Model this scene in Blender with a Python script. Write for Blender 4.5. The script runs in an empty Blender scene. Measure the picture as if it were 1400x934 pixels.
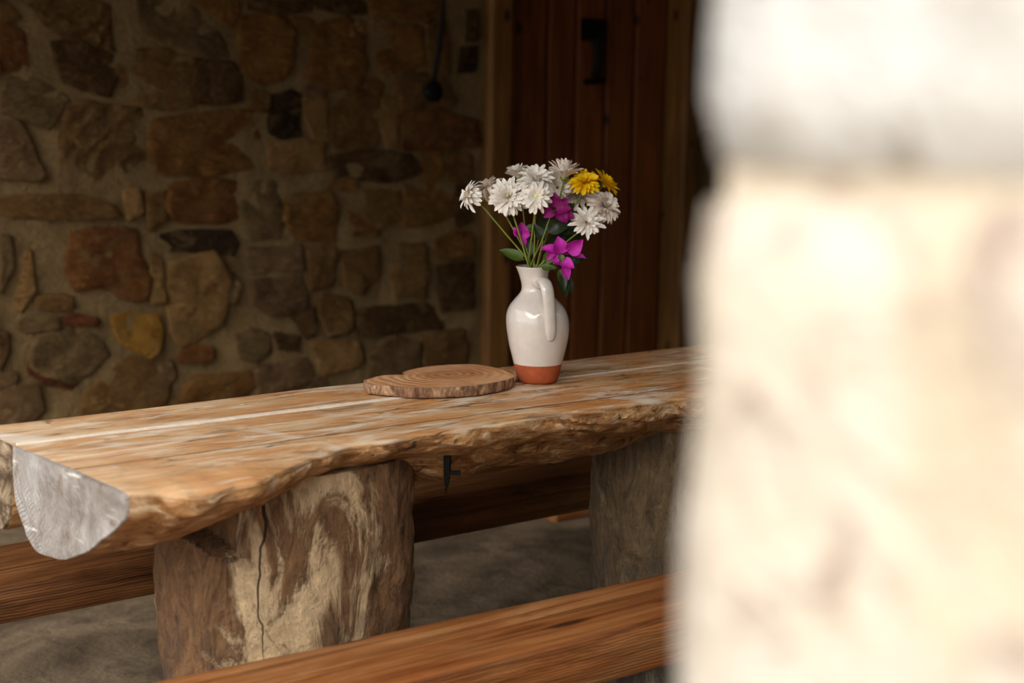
import bpy, math, random
import numpy as np
from mathutils import Vector, Matrix, noise as mn

# ------------------------------------------------------------------ camera, sky, sun, exposure
S = bpy.context.scene
COL = S.collection
R = math.radians
CAM_H, YAW, PITCH, ROLL = 1.31, R(53), R(8.7), R(0.8)
fw = Vector((math.cos(YAW) * math.cos(PITCH), math.sin(YAW) * math.cos(PITCH), -math.sin(PITCH)))
rt0 = Vector((math.sin(YAW), -math.cos(YAW), 0))
up0 = rt0.cross(fw)
rt = rt0 * math.cos(ROLL) + up0 * math.sin(ROLL)
up = up0 * math.cos(ROLL) - rt0 * math.sin(ROLL)
cd = bpy.data.cameras.new('camera')
cd.lens, cd.sensor_width = 50.0, 36.0
cd.clip_start = 0.05
cd.dof.use_dof = True
cd.dof.focus_distance = 2.86
cd.dof.aperture_fstop = 2.5
cam = bpy.data.objects.new('camera', cd)
COL.objects.link(cam)
m3 = Matrix((rt, up, -fw)).transposed()
cam.matrix_world = Matrix.Translation((0, 0, CAM_H)) @ m3.to_4x4()
S.camera = cam

w = bpy.data.worlds.new('sky')
S.world = w
w.use_nodes = True
bg = w.node_tree.nodes['Background']
bg.inputs[0].default_value = (0.92, 0.96, 1.0, 1)
bg.inputs[1].default_value = 1.15

sl = bpy.data.lights.new('sun', 'SUN')
sl.energy = 1.9
sl.angle = R(50.0)
sl.color = (1.0, 0.93, 0.82)
sun = bpy.data.objects.new('sun', sl)
COL.objects.link(sun)
SUN_FROM = Vector((-0.80, -0.50, 0.86)).normalized()
sun.rotation_euler = SUN_FROM.to_track_quat('Z', 'Y').to_euler()
sun.location = (-4, -4, 6)

vs = S.view_settings
vs.view_transform = 'Standard'
vs.look = 'None'
vs.gamma = 1.0
vs.use_curve_mapping = False
vs.exposure = 0.80

# ------------------------------------------------------------------ helpers
ORG = {}

def tag(o, label=None, cat=None, group=None, kind=None):
    if label: o['label'] = label
    if cat: o['category'] = cat
    if group: o['group'] = group
    if kind: o['kind'] = kind
    return o

def place(o, org, parent):
    org = Vector(org)
    ORG[o.name] = org
    if parent is not None:
        o.parent = parent
        o.location = org - ORG[parent.name]
    else:
        o.location = org
    COL.objects.link(o)

def empty(name, org, parent=None):
    o = bpy.data.objects.new(name, None)
    o.empty_display_size = 0.05
    place(o, org, parent)
    return o

def mk(name, V, Fc, mats, parent=None, org=None, mi=None, smooth=True, sharp=None):
    """one mesh object from world coordinates"""
    V = [Vector(v) for v in V]
    if org is None:
        if parent is not None:
            org = ORG[parent.name]
        else:
            xs = [v.x for v in V]; ys = [v.y for v in V]; zs = [v.z for v in V]
            org = ((min(xs) + max(xs)) / 2, (min(ys) + max(ys)) / 2, min(zs))
    org = Vector(org)
    me = bpy.data.meshes.new(name)
    me.from_pydata([tuple(v - org) for v in V], [], Fc)
    for m in (mats if isinstance(mats, (list, tuple)) else [mats]):
        me.materials.append(m)
    if mi is not None:
        me.polygons.foreach_set('material_index', mi)
    me.polygons.foreach_set('use_smooth', [smooth] * len(me.polygons))
    if smooth and sharp:
        me.set_sharp_from_angle(angle=R(sharp))
    me.update()
    o = bpy.data.objects.new(name, me)
    place(o, org, parent)
    return o

def fbm(p, s=1.0, o=4):
    return mn.fractal(Vector(p) * s, 1.0, 2.0, o)

def grid_faces(nu, nv, wrap_v=False, off=0):
    F = []
    for i in range(nu - 1):
        for j in range(nv if wrap_v else nv - 1):
            k = (j + 1) % nv
            F.append((off + i * nv + j, off + i * nv + k, off + (i + 1) * nv + k, off + (i + 1) * nv + j))
    return F

def tube(pts, rad, n=8, cap=True):
    """swept tube; rad is a number or a list"""
    P = [Vector(p) for p in pts]
    if not isinstance(rad, (list, tuple)): rad = [rad] * len(P)
    V, F = [], []
    ref = None
    for i, p in enumerate(P):
        t = (P[min(i + 1, len(P) - 1)] - P[max(i - 1, 0)]).normalized()
        if ref is None:
            ref = t.orthogonal().normalized()
        a = (ref - t * ref.dot(t)).normalized()
        ref = a
        b = t.cross(a)
        for k in range(n):
            q = 2 * math.pi * k / n
            V.append(p + (a * math.cos(q) + b * math.sin(q)) * rad[i])
    F = grid_faces(len(P), n, True)
    if cap:
        F.append(tuple(range(n))[::-1])
        F.append(tuple(range((len(P) - 1) * n, len(P) * n)))
    return V, F

def join(*parts):
    V, F = [], []
    for v, f in parts:
        o = len(V)
        V += list(v)
        F += [tuple(i + o for i in q) for q in f]
    return V, F

def box(x0, x1, y0, y1, z0, z1):
    V = [(x, y, z) for x in (x0, x1) for y in (y0, y1) for z in (z0, z1)]
    F = [(0, 1, 3, 2), (4, 6, 7, 5), (0, 4, 5, 1), (2, 3, 7, 6), (0, 2, 6, 4), (1, 5, 7, 3)]
    return V, F

def spline(pts, n):
    """Catmull-Rom through points of any dimension"""
    P = np.array(pts, float)
    out = []
    m = len(P) - 1
    for i in range(n):
        u = i / (n - 1) * m
        k = min(int(u), m - 1)
        t = u - k
        p0 = P[max(k - 1, 0)]; p1 = P[k]; p2 = P[k + 1]; p3 = P[min(k + 2, m)]
        out.append(0.5 * (2 * p1 + (p2 - p0) * t + (2 * p0 - 5 * p1 + 4 * p2 - p3) * t * t + (3 * p1 - p0 - 3 * p2 + p3) * t ** 3))
    return out

def interp(x, xs, ys):
    return float(np.interp(x, xs, ys))

# ------------------------------------------------------------------ materials
class Mat:
    def __init__(s, name, rough=0.75, spec=0.35):
        s.m = bpy.data.materials.new(name)
        s.m.use_nodes = True
        s.nt = s.m.node_tree
        s.b = s.nt.nodes['Principled BSDF']
        s.b.inputs['Roughness'].default_value = rough
        s.b.inputs['Specular IOR Level'].default_value = spec
    def put(s, sock, v):
        if isinstance(v, bpy.types.NodeSocket): s.nt.links.new(v, sock)
        elif v is not None:
            if isinstance(v, tuple) and len(v) == 3 and sock.type == 'RGBA': v = v + (1,)
            sock.default_value = v
    def n(s, t, ins=(), **pr):
        nd = s.nt.nodes.new('ShaderNode' + t)
        for k, v in pr.items(): setattr(nd, k, v)
        for k, v in (ins.items() if isinstance(ins, dict) else enumerate(ins)): s.put(nd.inputs[k], v)
        return nd
    def co(s, scale=(1, 1, 1), rot=(0, 0, 0), loc=(0, 0, 0), rand=False, src=None):
        v = src or s.n('TexCoord').outputs['Object']
        if rand:
            r = s.n('ObjectInfo').outputs['Random']
            a = s.n('Math', (r, 37.0), operation='MULTIPLY').outputs[0]
            v = s.n('VectorMath', (v, s.n('CombineXYZ', (a, a, a)).outputs[0]), operation='ADD').outputs[0]
        return s.n('Mapping', {'Vector': v, 'Location': loc, 'Rotation': rot, 'Scale': scale}).outputs[0]
    def noise(s, v, scale=5.0, detail=5.0, rough=0.6, dist=0.0):
        return s.n('TexNoise', {'Vector': v, 'Scale': scale, 'Detail': detail, 'Roughness': rough, 'Distortion': dist}).outputs['Fac']
    def vor(s, v, scale, feature='F1', rnd=1.0):
        return s.n('TexVoronoi', {'Vector': v, 'Scale': scale, 'Randomness': rnd}, feature=feature).outputs['Distance']
    def wave(s, v, scale, dist=2.0, detail=3.0, dscale=1.5, typ='BANDS', d='X', ds=None):
        nd = s.n('TexWave', {'Vector': v, 'Scale': scale, 'Distortion': dist, 'Detail': detail, 'Detail Scale': dscale}, wave_type=typ)
        if typ == 'BANDS': nd.bands_direction = d
        else: nd.rings_direction = d
        return nd.outputs['Fac']
    def ramp(s, fac, stops, mode='LINEAR'):
        nd = s.n('ValToRGB', (fac,))
        cr = nd.color_ramp
        cr.interpolation = mode
        while len(cr.elements) < len(stops): cr.elements.new(0.5)
        for e, (p, c) in zip(cr.elements, stops):
            e.position = p
            e.color = (c, c, c, 1) if isinstance(c, (int, float)) else tuple(c) + (1,)
        return nd.outputs[0]
    def mix(s, fac, a, b, mode='MIX'):
        nd = s.n('MixRGB', blend_type=mode)
        s.put(nd.inputs[0], fac); s.put(nd.inputs[1], a); s.put(nd.inputs[2], b)
        return nd.outputs[0]
    def ma(s, op, a, b=None, c=None, clamp=False):
        nd = s.n('Math', operation=op, use_clamp=clamp)
        s.put(nd.inputs[0], a)
        if b is not None: s.put(nd.inputs[1], b)
        if c is not None: s.put(nd.inputs[2], c)
        return nd.outputs[0]
    def sep(s, v):
        return s.n('SeparateXYZ', (v,)).outputs
    def bump(s, h, strength=0.5, dist=0.01, nrm=None):
        nd = s.n('Bump', {'Strength': strength, 'Distance': dist, 'Height': h})
        if nrm is not None: s.put(nd.inputs['Normal'], nrm)
        return nd.outputs[0]
    def out(s, col=None, rough=None, nrm=None):
        if col is not None: s.put(s.b.inputs['Base Color'], col)
        if rough is not None: s.put(s.b.inputs['Roughness'], rough)
        if nrm is not None: s.put(s.b.inputs['Normal'], nrm)
        return s.m

def sc(r, g, b):
    """sRGB 0-255 to linear"""
    return tuple((c / 255 / 12.92) if c <= 10 else ((c / 255 + 0.055) / 1.055) ** 2.4 for c in (r, g, b))

def stone_mat(name, base, c2, c3, scale=9.0, strat=0.0):
    k = Mat(name, 0.9, 0.2)
    D = lambda c: (c[0] * 1.10, c[1] * 0.97, c[2] * 0.74)
    base, c2, c3 = D(base), D(c2), D(c3)
    v = k.co(rand=True)
    v2 = k.co((1, 1, 2.2), (0, R(25), 0), rand=True)
    n1 = k.noise(v, scale, 6, 0.65, 0.6)
    n2 = k.noise(v2, scale * 2.4, 7, 0.72, 0.8)
    col = k.mix(k.ramp(n1, [(0.36, 0), (0.62, 1)]), base, c2)
    col = k.mix(k.ramp(n2, [(0.52, 0), (0.70, 1)]), col, c3)
    # lime smeared over the face by the mason
    sm = k.noise(k.co(loc=(4, 1, 7), rand=True), scale * 1.1, 6, 0.7, 1.0)
    col = k.mix(k.ramp(sm, [(0.52, 0), (0.66, 0.75)]), col, LIME)
    dk = k.noise(k.co((1, 1, 1.6), loc=(2, 8, 3), rand=True), scale * 1.8, 6, 0.7, 1.2)
    col = k.mix(k.ramp(dk, [(0.60, 0), (0.70, 0.65)]), col, tuple(x * 0.30 for x in c2))
    fine = k.noise(v, scale * 12, 4, 0.7)
    col = k.mix(0.55, col, k.ramp(fine, [(0.25, 0.6), (0.75, 1.3)]), 'MULTIPLY')
    h = k.ma('ADD', k.ma('MULTIPLY', n2, 0.9), k.ma('MULTIPLY', fine, 0.25))
    h = k.ma('ADD', h, k.ma('MULTIPLY', dk, 0.8))
    if strat:
        wv = k.wave(k.co((1, 1, 1), (0, R(40), 0), rand=True), 4.5, 9, 5, 1.8, 'BANDS', 'Z')
        h = k.ma('ADD', h, k.ma('MULTIPLY', wv, strat))
        col = k.mix(0.20, col, k.ramp(wv, [(0.1, 0.6), (0.8, 1.2)]), 'MULTIPLY')
    return k.out(col, None, k.bump(h, 1.0, 0.028))
LIME = sc(128, 102, 62)

ST = {
    'b': stone_mat('stone_brown', sc(128, 98, 60), sc(104, 76, 44), sc(150, 120, 82)),
    's': stone_mat('stone_layered', sc(120, 93, 58), sc(92, 70, 44), sc(142, 112, 76), 7, 0.5),
    'r': stone_mat('stone_rust', sc(126, 88, 50), sc(102, 62, 32), sc(154, 110, 62)),
    'd': stone_mat('stone_dark', sc(92, 68, 40), sc(70, 50, 28), sc(114, 88, 55)),
    'g': stone_mat('stone_grey', sc(122, 102, 74), sc(98, 80, 56), sc(146, 126, 96)),
    'm': stone_mat('stone_mauve', sc(128, 103, 78), sc(102, 80, 58), sc(154, 132, 106)),
    'o': stone_mat('stone_ochre', sc(136, 98, 52), sc(110, 74, 36), sc(162, 124, 74)),
    't': stone_mat('stone_tan', sc(156, 125, 84), sc(132, 100, 62), sc(178, 148, 108)),
    'k': stone_mat('stone_recess_shade', sc(58, 42, 26), sc(40, 28, 17), sc(86, 65, 40)),  # near-black colour stands in for the shade inside wall recesses
    'y': stone_mat('stone_yellow', sc(172, 132, 62), sc(152, 108, 40), sc(172, 140, 84), 14),
    'e': stone_mat('stone_red', sc(110, 66, 42), sc(88, 44, 28), sc(140, 98, 66)),
}

def mortar_mat():
    k = Mat('lime_mortar', 0.9, 0.2)
    v = k.co()
    n1 = k.noise(v, 2.4, 6, 0.65, 0.5)
    n2 = k.noise(v, 60, 4, 0.7)
    col = k.mix(k.ramp(n1, [(0.35, 0), (0.65, 1)]), sc(142, 115, 76), sc(118, 95, 62))
    col = k.mix(0.5, col, k.ramp(n2, [(0.25, 0.6), (0.75, 1.25)]), 'MULTIPLY')
    return k.out(col, None, k.bump(k.ma('ADD', k.noise(v, 18, 6, 0.72, 0.5), k.ma('MULTIPLY', n2, 0.4)), 0.9, 0.025))
MORTAR = mortar_mat()

def floor_mat():
    k = Mat('worn_floor', 0.8, 0.3)
    v = k.co((1, 1, 1))
    n1 = k.noise(v, 1.6, 7, 0.68, 0.8)
    n2 = k.noise(v, 9, 6, 0.7, 0.3)
    n3 = k.noise(v, 70, 3, 0.6)
    col = k.ramp(n1, [(0.34, sc(76, 62, 48)), (0.5, sc(112, 95, 75)), (0.64, sc(150, 130, 105))])
    col = k.mix(k.ramp(n2, [(0.5, 0), (0.72, 0.8)]), col, sc(66, 56, 45))
    col = k.mix(0.4, col, k.ramp(n3, [(0.3, 0.7), (0.7, 1.2)]), 'MULTIPLY')
    h = k.ma('ADD', n2, k.ma('MULTIPLY', n3, 0.2))
    return k.out(col, None, k.bump(h, 0.6, 0.02))

def ground_mat():
    k = Mat('dry_ground', 0.95, 0.1)
    v = k.co()
    col = k.ramp(k.noise(v, 1.2, 8, 0.7), [(0.3, sc(128, 112, 84)), (0.7, sc(150, 132, 102))])
    return k.out(col, None, k.bump(k.noise(v, 14, 5, 0.7), 0.5, 0.03))

def table_mat():
    """weathered, oiled slab: pale tan with orange, grey stains, pale scuffs"""
    k = Mat('slab_wood', 0.5, 0.4)
    v = k.co()
    g1 = k.noise(k.co((1.3, 22, 22)), 1.6, 7, 0.68, 0.9)
    g2 = k.noise(k.co((4.0, 110, 110)), 1.2, 4, 0.6, 0.3)
    broad = k.noise(k.co((1.7, 4.2, 4.2)), 2.1, 7, 0.64, 1.4)
    col = k.ramp(broad, [(0.32, sc(206, 130, 66)), (0.46, sc(220, 158, 98)), (0.60, sc(234, 194, 148)), (0.72, sc(240, 218, 188))])
    col = k.mix(k.ramp(g1, [(0.36, 0.6), (0.50, 0)]), col, sc(182, 112, 56))
    st = k.noise(k.co((2.8, 9, 9), loc=(3.1, 1.7, 0)), 1.5, 9, 0.74, 1.3)
    col = k.mix(k.ramp(st, [(0.53, 0), (0.63, 0.8)]), col, sc(112, 90, 66))
    st2 = k.noise(k.co((3.0, 22, 22), loc=(7.7, 0.4, 2)), 1.4, 8, 0.72, 0.9)
    col = k.mix(k.ramp(st2, [(0.60, 0), (0.65, 0.9)]), col, sc(66, 50, 36))
    sk = k.noise(k.co((1.8, 8, 8), loc=(-2, 5, 1)), 2.2, 8, 0.72, 1.2)
    col = k.mix(k.ramp(sk, [(0.52, 0), (0.63, 0.9)]), col, sc(246, 230, 208))
    # paler towards the open end, broken up by noise
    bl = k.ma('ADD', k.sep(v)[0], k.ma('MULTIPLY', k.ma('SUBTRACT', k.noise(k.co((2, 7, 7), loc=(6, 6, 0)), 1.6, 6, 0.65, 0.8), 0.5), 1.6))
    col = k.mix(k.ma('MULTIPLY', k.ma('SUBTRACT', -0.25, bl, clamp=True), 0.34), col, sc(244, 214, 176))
    wv = k.wave(k.co((1, 0.3, 1), (0, 0, R(-60))), 2.6, 4.0, 4, 1.0, 'BANDS', 'X')
    scuff = k.ma('MULTIPLY', k.ramp(wv, [(0.88, 0), (0.98, 1)]), k.ramp(k.noise(v, 4.5, 3, 0.5), [(0.46, 0), (0.60, 0.8)]))
    col = k.mix(scuff, col, sc(246, 230, 210))
    cr = k.noise(k.co((0.9, 7, 7), loc=(9, 0, 4)), 1.6, 3, 0.5, 0.3)
    crack = k.ramp(k.ma('ABSOLUTE', k.ma('SUBTRACT', cr, 0.5)), [(0.0, 1), (0.0055, 0)])
    crack = k.ma('MULTIPLY', crack, k.ramp(k.noise(v, 3.2, 2), [(0.47, 0), (0.55, 1)]))
    # one long drying crack about a third in from the live edge
    ob = k.sep(v)
    yy = k.ma('ADD', ob[1], k.ma('MULTIPLY', k.ma('SUBTRACT', k.noise(k.co((1, 0, 0)), 3.0, 5, 0.6), 0.5), 0.045))
    lc = k.ramp(k.ma('ABSOLUTE', k.ma('ADD', yy, 0.225)), [(0.0, 1), (0.0022, 0)])
    lc = k.ma('MULTIPLY', lc, k.ramp(k.noise(k.co((1, 0, 0), loc=(3, 0, 0)), 6, 3, 0.5), [(0.36, 0.2), (0.46, 1)]))
    crack = k.ma('MAXIMUM', crack, lc)
    col = k.mix(k.ma('MULTIPLY', crack, 0.8), col, sc(64, 44, 28))
    col = k.mix(0.6, col, k.ramp(g2, [(0.25, 0.74), (0.7, 1.14)]), 'MULTIPLY')
    # knotty, browner live edge and underside: where the face turns away from up
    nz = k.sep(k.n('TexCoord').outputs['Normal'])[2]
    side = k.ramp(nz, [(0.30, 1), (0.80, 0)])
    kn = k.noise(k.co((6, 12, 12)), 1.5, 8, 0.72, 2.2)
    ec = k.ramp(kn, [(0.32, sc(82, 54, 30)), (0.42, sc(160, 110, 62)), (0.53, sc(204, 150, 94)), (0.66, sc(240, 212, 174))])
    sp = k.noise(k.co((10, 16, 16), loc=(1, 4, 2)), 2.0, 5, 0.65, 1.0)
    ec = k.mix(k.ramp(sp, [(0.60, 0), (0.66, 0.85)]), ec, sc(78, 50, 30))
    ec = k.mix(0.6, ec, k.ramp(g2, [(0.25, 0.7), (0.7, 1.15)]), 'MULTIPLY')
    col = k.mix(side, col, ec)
    h = k.ma('ADD', k.ma('MULTIPLY', g1, 0.5), k.ma('MULTIPLY', g2, 0.35))
    h = k.ma('SUBTRACT', h, k.ma('MULTIPLY', crack, 0.8))
    h = k.ma('ADD', h, k.ma('MULTIPLY', k.ma('MULTIPLY', k.ma('ADD', kn, k.ma('MULTIPLY', sp, 0.6)), side), 1.8))
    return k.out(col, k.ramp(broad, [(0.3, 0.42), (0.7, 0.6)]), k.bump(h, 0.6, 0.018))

def endgrain_mat():
    k = Mat('weathered_end_grain', 0.8, 0.3)
    v = k.co((0.3, 1, 1))
    rings = k.wave(k.co((0.2, 1, 1), loc=(0, -0.02, -0.34)), 44, 7.0, 5, 1.2, 'RINGS', 'X')
    saw = k.wave(k.co((1, 1, 1), (R(28), 0, 0)), 30, 5.0, 4, 1.4, 'BANDS', 'Y')
    n1 = k.noise(v, 9, 7, 0.7, 0.8)
    col = k.ramp(n1, [(0.3, sc(120, 108, 98)), (0.48, sc(160, 152, 145)), (0.66, sc(190, 186, 182))])
    col = k.mix(0.16, col, k.ramp(rings, [(0.1, 0.62), (0.7, 1.15)]), 'MULTIPLY')
    col = k.mix(0.22, col, k.ramp(saw, [(0.1, 0.7), (0.7, 1.12)]), 'MULTIPLY')
    n2 = k.noise(k.co((1, 1, 1), loc=(2, 3, 1)), 26, 6, 0.75)
    col = k.mix(k.ramp(n2, [(0.56, 0), (0.68, 0.8)]), col, sc(120, 98, 78))
    sl_ = k.noise(k.co((1, 3, 20), (R(-32), 0, 0)), 3.0, 3, 0.5)
    col = k.mix(k.ramp(sl_, [(0.63, 0), (0.70, 0.8)]), col, sc(232, 226, 218))
    h = k.ma('ADD', k.ma('MULTIPLY', rings, 0.4), k.ma('ADD', k.ma('MULTIPLY', saw, 0.3), n2))
    return k.out(col, None, k.bump(h, 0.5, 0.01))

def bark_end_mat():
    k = Mat('rough_bark_end', 0.9, 0.2)
    v = k.co((1, 1, 1))
    n1 = k.noise(v, 16, 7, 0.72, 1.2)
    col = k.ramp(n1, [(0.32, sc(52, 42, 34)), (0.48, sc(112, 92, 72)), (0.64, sc(190, 166, 136))])
    return k.out(col, None, k.bump(n1, 0.9, 0.03))

def leg_mat(name, pale, brown, dark, th, seed, crack=None):
    k = Mat(name, 0.82, 0.25)
    v = k.co(loc=(seed, seed * 1.7, 0))
    vs_ = k.co((1, 1, 0.42), loc=(seed, seed, seed))
    patch = k.noise(vs_, 4.6, 7, 0.66, 1.8)
    fib = k.noise(k.co((13, 13, 4.0), loc=(seed, 0, 0)), 1.7, 8, 0.74, 2.6)
    grit = k.noise(v, 55, 5, 0.75)
    bk = k.mix(k.ramp(fib, [(0.35, 0), (0.62, 1)]), dark, brown)
    wd = k.mix(k.ramp(fib, [(0.4, 0), (0.65, 1)]), tuple(c * 0.72 for c in pale), pale)
    if crack is not None:
        # bare wood shows in a strip along the crack and in a sweep climbing away from it; bearing 0 faces the open side
        o_ = k.sep(k.n('TexCoord').outputs['Object'])
        a2 = k.ma('ARCTAN2', k.ma('SUBTRACT', k.ma('MULTIPLY', o_[0], 0.883), k.ma('MULTIPLY', o_[1], 0.469)),
                  k.ma('MULTIPLY', k.ma('ADD', k.ma('MULTIPLY', o_[0], 0.469), k.ma('MULTIPLY', o_[1], 0.883)), -1.0))
        def bell(x, c0, w0):
            t_ = k.ma('DIVIDE', k.ma('SUBTRACT', x, c0), w0)
            return k.ma('POWER', 2.718, k.ma('MULTIPLY', k.ma('MULTIPLY', t_, t_), -1.0))
        strip = k.ma('MULTIPLY', bell(a2, -0.30, 0.20), 0.11)
        sweep = k.ma('MULTIPLY', k.ma('MULTIPLY', bell(k.ma('SUBTRACT', o_[2], k.ma('MULTIPLY', a2, 0.26)), 0.43, 0.075), bell(a2, 0.12, 0.42)), 0.15)
        bark = k.ma('MULTIPLY', k.ma('ADD', k.ramp(a2, [(0.40, 0), (0.95, 1)]), k.ma('ADD', k.ramp(k.ma('MULTIPLY', a2, -1.0), [(0.50, 0), (0.62, 1)]), k.ma('MULTIPLY', bell(o_[2], 0.64, 0.09), bell(a2, 0.35, 0.35)))), -0.07)
        patch = k.ma('ADD', patch, k.ma('ADD', strip, k.ma('ADD', sweep, bark)))
    f = k.ramp(patch, [(th - 0.035, 0), (th + 0.03, 1)])
    col = k.mix(f, bk, wd)
    sp = k.noise(v, 13, 6, 0.7, 0.8)
    col = k.mix(k.ramp(sp, [(0.60, 0), (0.66, 0.8)]), col, tuple(c * 0.55 for c in brown))
    z = k.sep(k.n('TexCoord').outputs['Object'])[2]
    low = k.ma('MULTIPLY', k.ramp(z, [(0.34, 1), (0.47, 0)]), k.ramp(k.noise(k.co((9, 9, 4)), 3, 5, 0.7), [(0.44, 0), (0.6, 0.7)]))
    col = k.mix(low, col, sc(86, 76, 70))
    col = k.mix(0.6, col, k.ramp(grit, [(0.25, 0.62), (0.72, 1.25)]), 'MULTIPLY')
    h = k.ma('ADD', k.ma('MULTIPLY', fib, 0.6), k.ma('ADD', k.ma('MULTIPLY', grit, 0.4), k.ma('MULTIPLY', f, -0.5)))
    if crack is not None:
        # a drying crack running down the trunk: follows a wandering bearing
        ob = k.sep(k.n('TexCoord').outputs['Object'])
        ang = k.ma('ARCTAN2', ob[1], ob[0])
        wob = k.ma('MULTIPLY', k.ma('SUBTRACT', k.noise(k.co((0, 0, 1)), 5.5, 4, 0.5), 0.5), 0.40)
        d = k.ma('ABSOLUTE', k.ma('SUBTRACT', k.ma('SUBTRACT', ang, wob), crack))
        wid = k.ma('MULTIPLY', k.ramp(z, [(0.36, 0.25), (0.66, 1.0)]), 0.014)
        c = k.ma('MULTIPLY', k.ma('LESS_THAN', d, wid), k.ramp(z, [(0.36, 0), (0.40, 1)]))
        col = k.mix(k.ma('MULTIPLY', c, 0.9), col, sc(36, 24, 16))
        h = k.ma('SUBTRACT', h, k.ma('MULTIPLY', c, 1.2))
    h = k.ma('ADD', h, k.ma('MULTIPLY', sp, 0.8))
    return k.out(col, None, k.bump(h, 0.9, 0.022))

def bench_mat(name, c1, c2, c3, rough=0.42):
    k = Mat(name, rough, 0.45)
    ringv = k.co((0.35, 1, 1), (R(4), R(1.2), R(1.5)))
    rings = k.wave(ringv, 55, 5.0, 4, 0.9, 'BANDS', 'Z')
    g = k.noise(k.co((0.9, 52, 52)), 1.7, 7, 0.66, 0.4)
    broad = k.noise(k.co((1.2, 7, 7)), 1.8, 5, 0.6, 0.8)
    col = k.ramp(broad, [(0.32, c2), (0.5, c1), (0.68, c3)])
    col = k.mix(k.ramp(g, [(0.36, 0.8), (0.54, 0)]), col, tuple(c * 0.45 for c in c2))
    nz = k.ma('ABSOLUTE', k.sep(k.n('TexCoord').outputs['Normal'])[2])
    sd = k.ramp(nz, [(0.4, 0.30), (0.8, 0.06)])
    col = k.mix(sd, col, k.ramp(rings, [(0.2, 0.42), (0.65, 1.12)]), 'MULTIPLY')
    kv = k.vor(k.co((1.4, 6, 6)), 1.6)
    col = k.mix(k.ramp(kv, [(0.06, 0.85), (0.14, 0)]), col, sc(54, 28, 14))
    st = k.noise(k.co((1.4, 10, 10), loc=(5, 2, 2)), 2.0, 7, 0.7, 0.6)
    col = k.mix(k.ramp(st, [(0.58, 0), (0.68, 0.7)]), col, tuple(c * 0.35 for c in c2))
    fine = k.noise(k.co((6, 150, 150)), 1.3, 4, 0.6)
    col = k.mix(0.5, col, k.ramp(fine, [(0.25, 0.7), (0.7, 1.15)]), 'MULTIPLY')
    h = k.ma('ADD', k.ma('MULTIPLY', g, 0.6), k.ma('ADD', k.ma('MULTIPLY', fine, 0.3), k.ma('MULTIPLY', rings, 0.25)))
    return k.out(col, None, k.bump(h, 0.4, 0.008))

def plank_mat(name, c1, c2):
    k = Mat(name, 0.6, 0.3)
    v = k.co((16, 16, 0.9), rand=True)
    g = k.noise(v, 1.6, 7, 0.66, 0.8)
    b = k.noise(k.co((2, 2, 1), rand=True), 2.5, 4, 0.6)
    col = k.mix(k.ramp(g, [(0.34, 0), (0.64, 1)]), c2, c1)
    col = k.mix(0.6, col, k.ramp(b, [(0.3, 0.6), (0.7, 1.2)]), 'MULTIPLY')
    kv = k.vor(k.co((5.0, 5.0, 3.0), rand=True), 1.5)
    col = k.mix(k.ramp(kv, [(0.07, 0.9), (0.16, 0)]), col, tuple(c * 0.12 for c in c2))
    return k.out(col, None, k.bump(g, 0.5, 0.01))

def plain(name, c, rough=0.6, spec=0.4, nscale=30, amt=0.25, bump=0.2, metal=0.0):
    k = Mat(name, rough, spec)
    v = k.co(rand=True)
    n1 = k.noise(v, nscale, 5, 0.65)
    col = k.mix(1.0, c, k.ramp(n1, [(0.25, 1 - amt), (0.75, 1 + amt)]), 'MULTIPLY')
    k.b.inputs['Metallic'].default_value = metal
    return k.out(col, None, k.bump(n1, bump, 0.004))
SLAB, END, BARK_END = table_mat(), endgrain_mat(), bark_end_mat()
LEG1 = leg_mat('spalted_trunk', sc(238, 204, 160), sc(158, 118, 82), sc(98, 70, 48), 0.515, 0.0, -2.30)
LEG2 = leg_mat('grey_trunk', sc(176, 152, 118), sc(132, 108, 78), sc(84, 68, 50), 0.60, 4.3)
BENCH = bench_mat('oiled_pine', sc(164, 103, 56), sc(134, 74, 36), sc(184, 130, 82))
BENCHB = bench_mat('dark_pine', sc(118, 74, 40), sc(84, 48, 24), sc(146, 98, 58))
STUMP = leg_mat('bench_stump', sc(170, 158, 140), sc(128, 116, 100), sc(84, 76, 66), 0.56, 8.1)
DOOR = plank_mat('door_pine', sc(138, 76, 29), sc(92, 46, 16))
POST = plank_mat('post_wood', sc(140, 96, 44), sc(100, 62, 24))
BEAM = plank_mat('ceiling_wood', sc(110, 72, 38), sc(80, 48, 24))
IRON = plain('black_iron', sc(22, 20, 19), 0.5, 0.5, 40, 0.3, 0.4, 0.6)
FILL = plain('white_filler', sc(240, 230, 214), 0.8, 0.2, 60, 0.12, 0.5)

# ------------------------------------------------------------------ the setting
V, F = box(-2.2, 7.4, -0.2, 5.3, -0.2, 0.0)
tag(mk('floor', V, F, floor_mat(), org=(0, 0, 0), smooth=False), 'worn grey concrete floor of the porch', kind='structure')
GR = 30
V = [(-GR, -GR, -0.06), (GR, -GR, -0.06), (GR, GR, -0.06), (-GR, GR, -0.06)]
tag(mk('ground', V, [(0, 1, 2, 3)], ground_mat(), org=(0, 0, 0), smooth=False), 'dry sandy ground outside the porch', kind='structure')

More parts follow.
